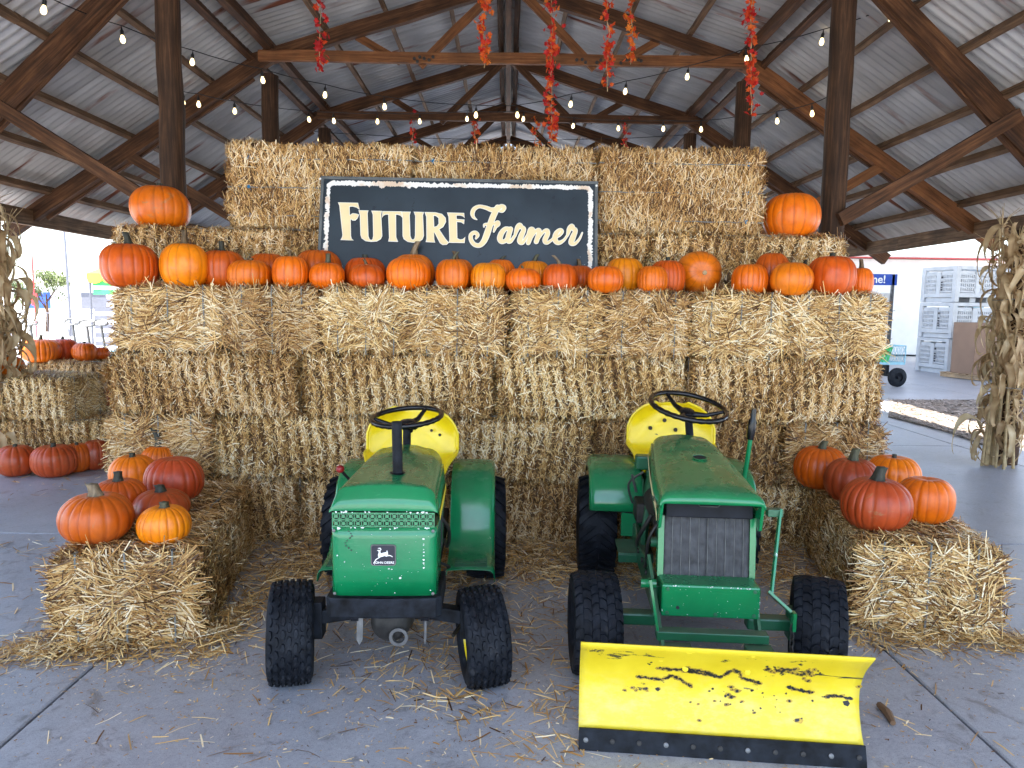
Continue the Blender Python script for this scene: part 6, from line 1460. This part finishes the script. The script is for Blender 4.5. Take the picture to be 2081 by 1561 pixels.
b.add([(-hw, -hw, zb), (hw, -hw, zb), (hw, hw, zb), (-hw, hw, zb), (0, 0, zt)], [(0, 1, 4), (1, 2, 4), (2, 3, 4), (3, 0, 4)]); b.build('canopy', 'yellow_cloth', g, solid=.02)
for k in range(4):
    rot = Matrix.Rotation(R_(90 * k), 3, 'Z'); sc = MB()
    for i in range(8): x0 = -hw + 2 * hw * i / 8; x1 = x0 + 2 * hw / 8; P = [Vector((x0, -hw, zb)), Vector((x1, -hw, zb))] + [Vector(((x0 + x1) / 2 + (x1 - x0) / 2 * math.cos(R_(-a)), -hw, zb - .12 + .12 * math.sin(R_(-a)) * 1.0)) for a in range(0, 181, 30)]; sc.prism([rot @ p for p in P], rot @ Vector((0, .015, 0)))
    sc.build('valance', 'yellow_cloth', g)
    x, y = (-1, 1, 1, -1)[k] * 1.45, (-1, -1, 1, 1)[k] * 1.45; MB().tube([(x, y, 0), (x, y, zb)], .03, 6).build('pole', 'galv', g)
for i in range(9): MB().box((0, -1.4, .25 + .22 * i), (2.8, .03, .12)).build('wall_slat', 'bright_green' if i > 6 else 'galv', g)
o = MB(); o.tube([(0, 0, 0), (-.12, 0, 7.5)], [.06, .035], 8); o.tube([(0, 0, 0), (0, 0, .3)], .12, 8); tag(o.build('light_pole', 'galv', loc=atY(143, 640, 32) * Vector((1, 1, 0)) if False else (atY(143, 640, 32).x, 32, -.06)), 'thin tall pole standing in the bright yard at the left', 'pole')
o = MB(); o.tube([(0, 0, 0), (0, 0, 3.4)], .03, 8); o.box((0, 0, 1.6), (.22, .05, .5)); tag(o.build('sign_post', 'red', loc=(atY(72, 640, 30).x, 30, -.06)), 'red post in the sunlit yard at the far left', 'post')
g = empty('low_building', (-34, 52, 0), R_(6), 'long low pale building on the left horizon', 'building'); MB().box((0, 0, 1.4), (44, 6, 2.8)).build('wall', 'whitewall', g); MB().box((0, 0, 2.9), (45, 7, .2)).build('roof', 'whitewall', g)
for i in range(12): f = MB().box((-20 + 3.6 * i, -3.03, 1.5), (1.6, .05, 1.1)).build('window', 'blue' if i % 3 == 0 else 'galv', g); MB().box((-20 + 3.6 * i, -3.08, .92), (1.8, .1, .06)).build('sill', 'whitewall', f)
MAT['leaf_green'] = m_leaf('dull_green_leaf', [(0, (.03, .05, .015)), (.6, (.07, .10, .03)), (1.2, (.12, .15, .05))], .2)
def tree(c, h, seed, label):
    r = random.Random(seed); o = empty('small_tree', c, 0, label, 'tree', 'trees at the yard edge'); t = MB(); t.tube([(0, 0, 0), (.05, 0, h * .3), (0, .05, h * .62)], [.09, .07, .03], 7)
    for k in range(7): a = r.uniform(0, 6.28); t.tube([(0, 0, h * r.uniform(.3, .5)), (math.cos(a) * h * .2, math.sin(a) * h * .2, h * r.uniform(.6, .85))], [.03, .012], 5)
    t.build('trunk', 'pole', o); V = []; F = []; H = []
    for k in range(1500):
        cl = r.randint(0, 13); rr = random.Random(cl + seed * 50); cc = Vector((rr.gauss(0, h * .15), rr.gauss(0, h * .15), h * rr.uniform(.5, .95))); q = cc + Vector((r.gauss(0, h * .06), r.gauss(0, h * .06), r.gauss(0, h * .05)))
        m_ = Matrix.Rotation(r.uniform(0, 6.28), 3, 'Z') @ Matrix.Rotation(r.uniform(0, 3.1), 3, 'X'); sc = r.uniform(.05, .11); i0 = len(V); h_ = r.random()
        for x, y in ((0, -1), (.4, 0), (0, 1), (-.4, 0)): V.append(tuple(q + m_ @ Vector((x * sc, y * sc, 0)))); H.append(h_)
        F.append((i0, i0 + 1, i0 + 2, i0 + 3))
    me = bpy.data.meshes.new('crown'); me.from_pydata(V, [], F); me.update(); a = me.attributes.new('hue', 'FLOAT', 'POINT'); a.data.foreach_set('value', H); me.materials.append(MAT['leaf_green']); q = bpy.data.objects.new('crown', me); COL.objects.link(q); q.parent = o
tree((atY(95, 640, 36).x, 36, -.06), 3.0, 2, 'small tree beyond the barriers, right of the red post'); tree((atY(52, 640, 42).x, 42, -.06), 2.6, 5, 'small tree beyond the barriers, left of the red post')
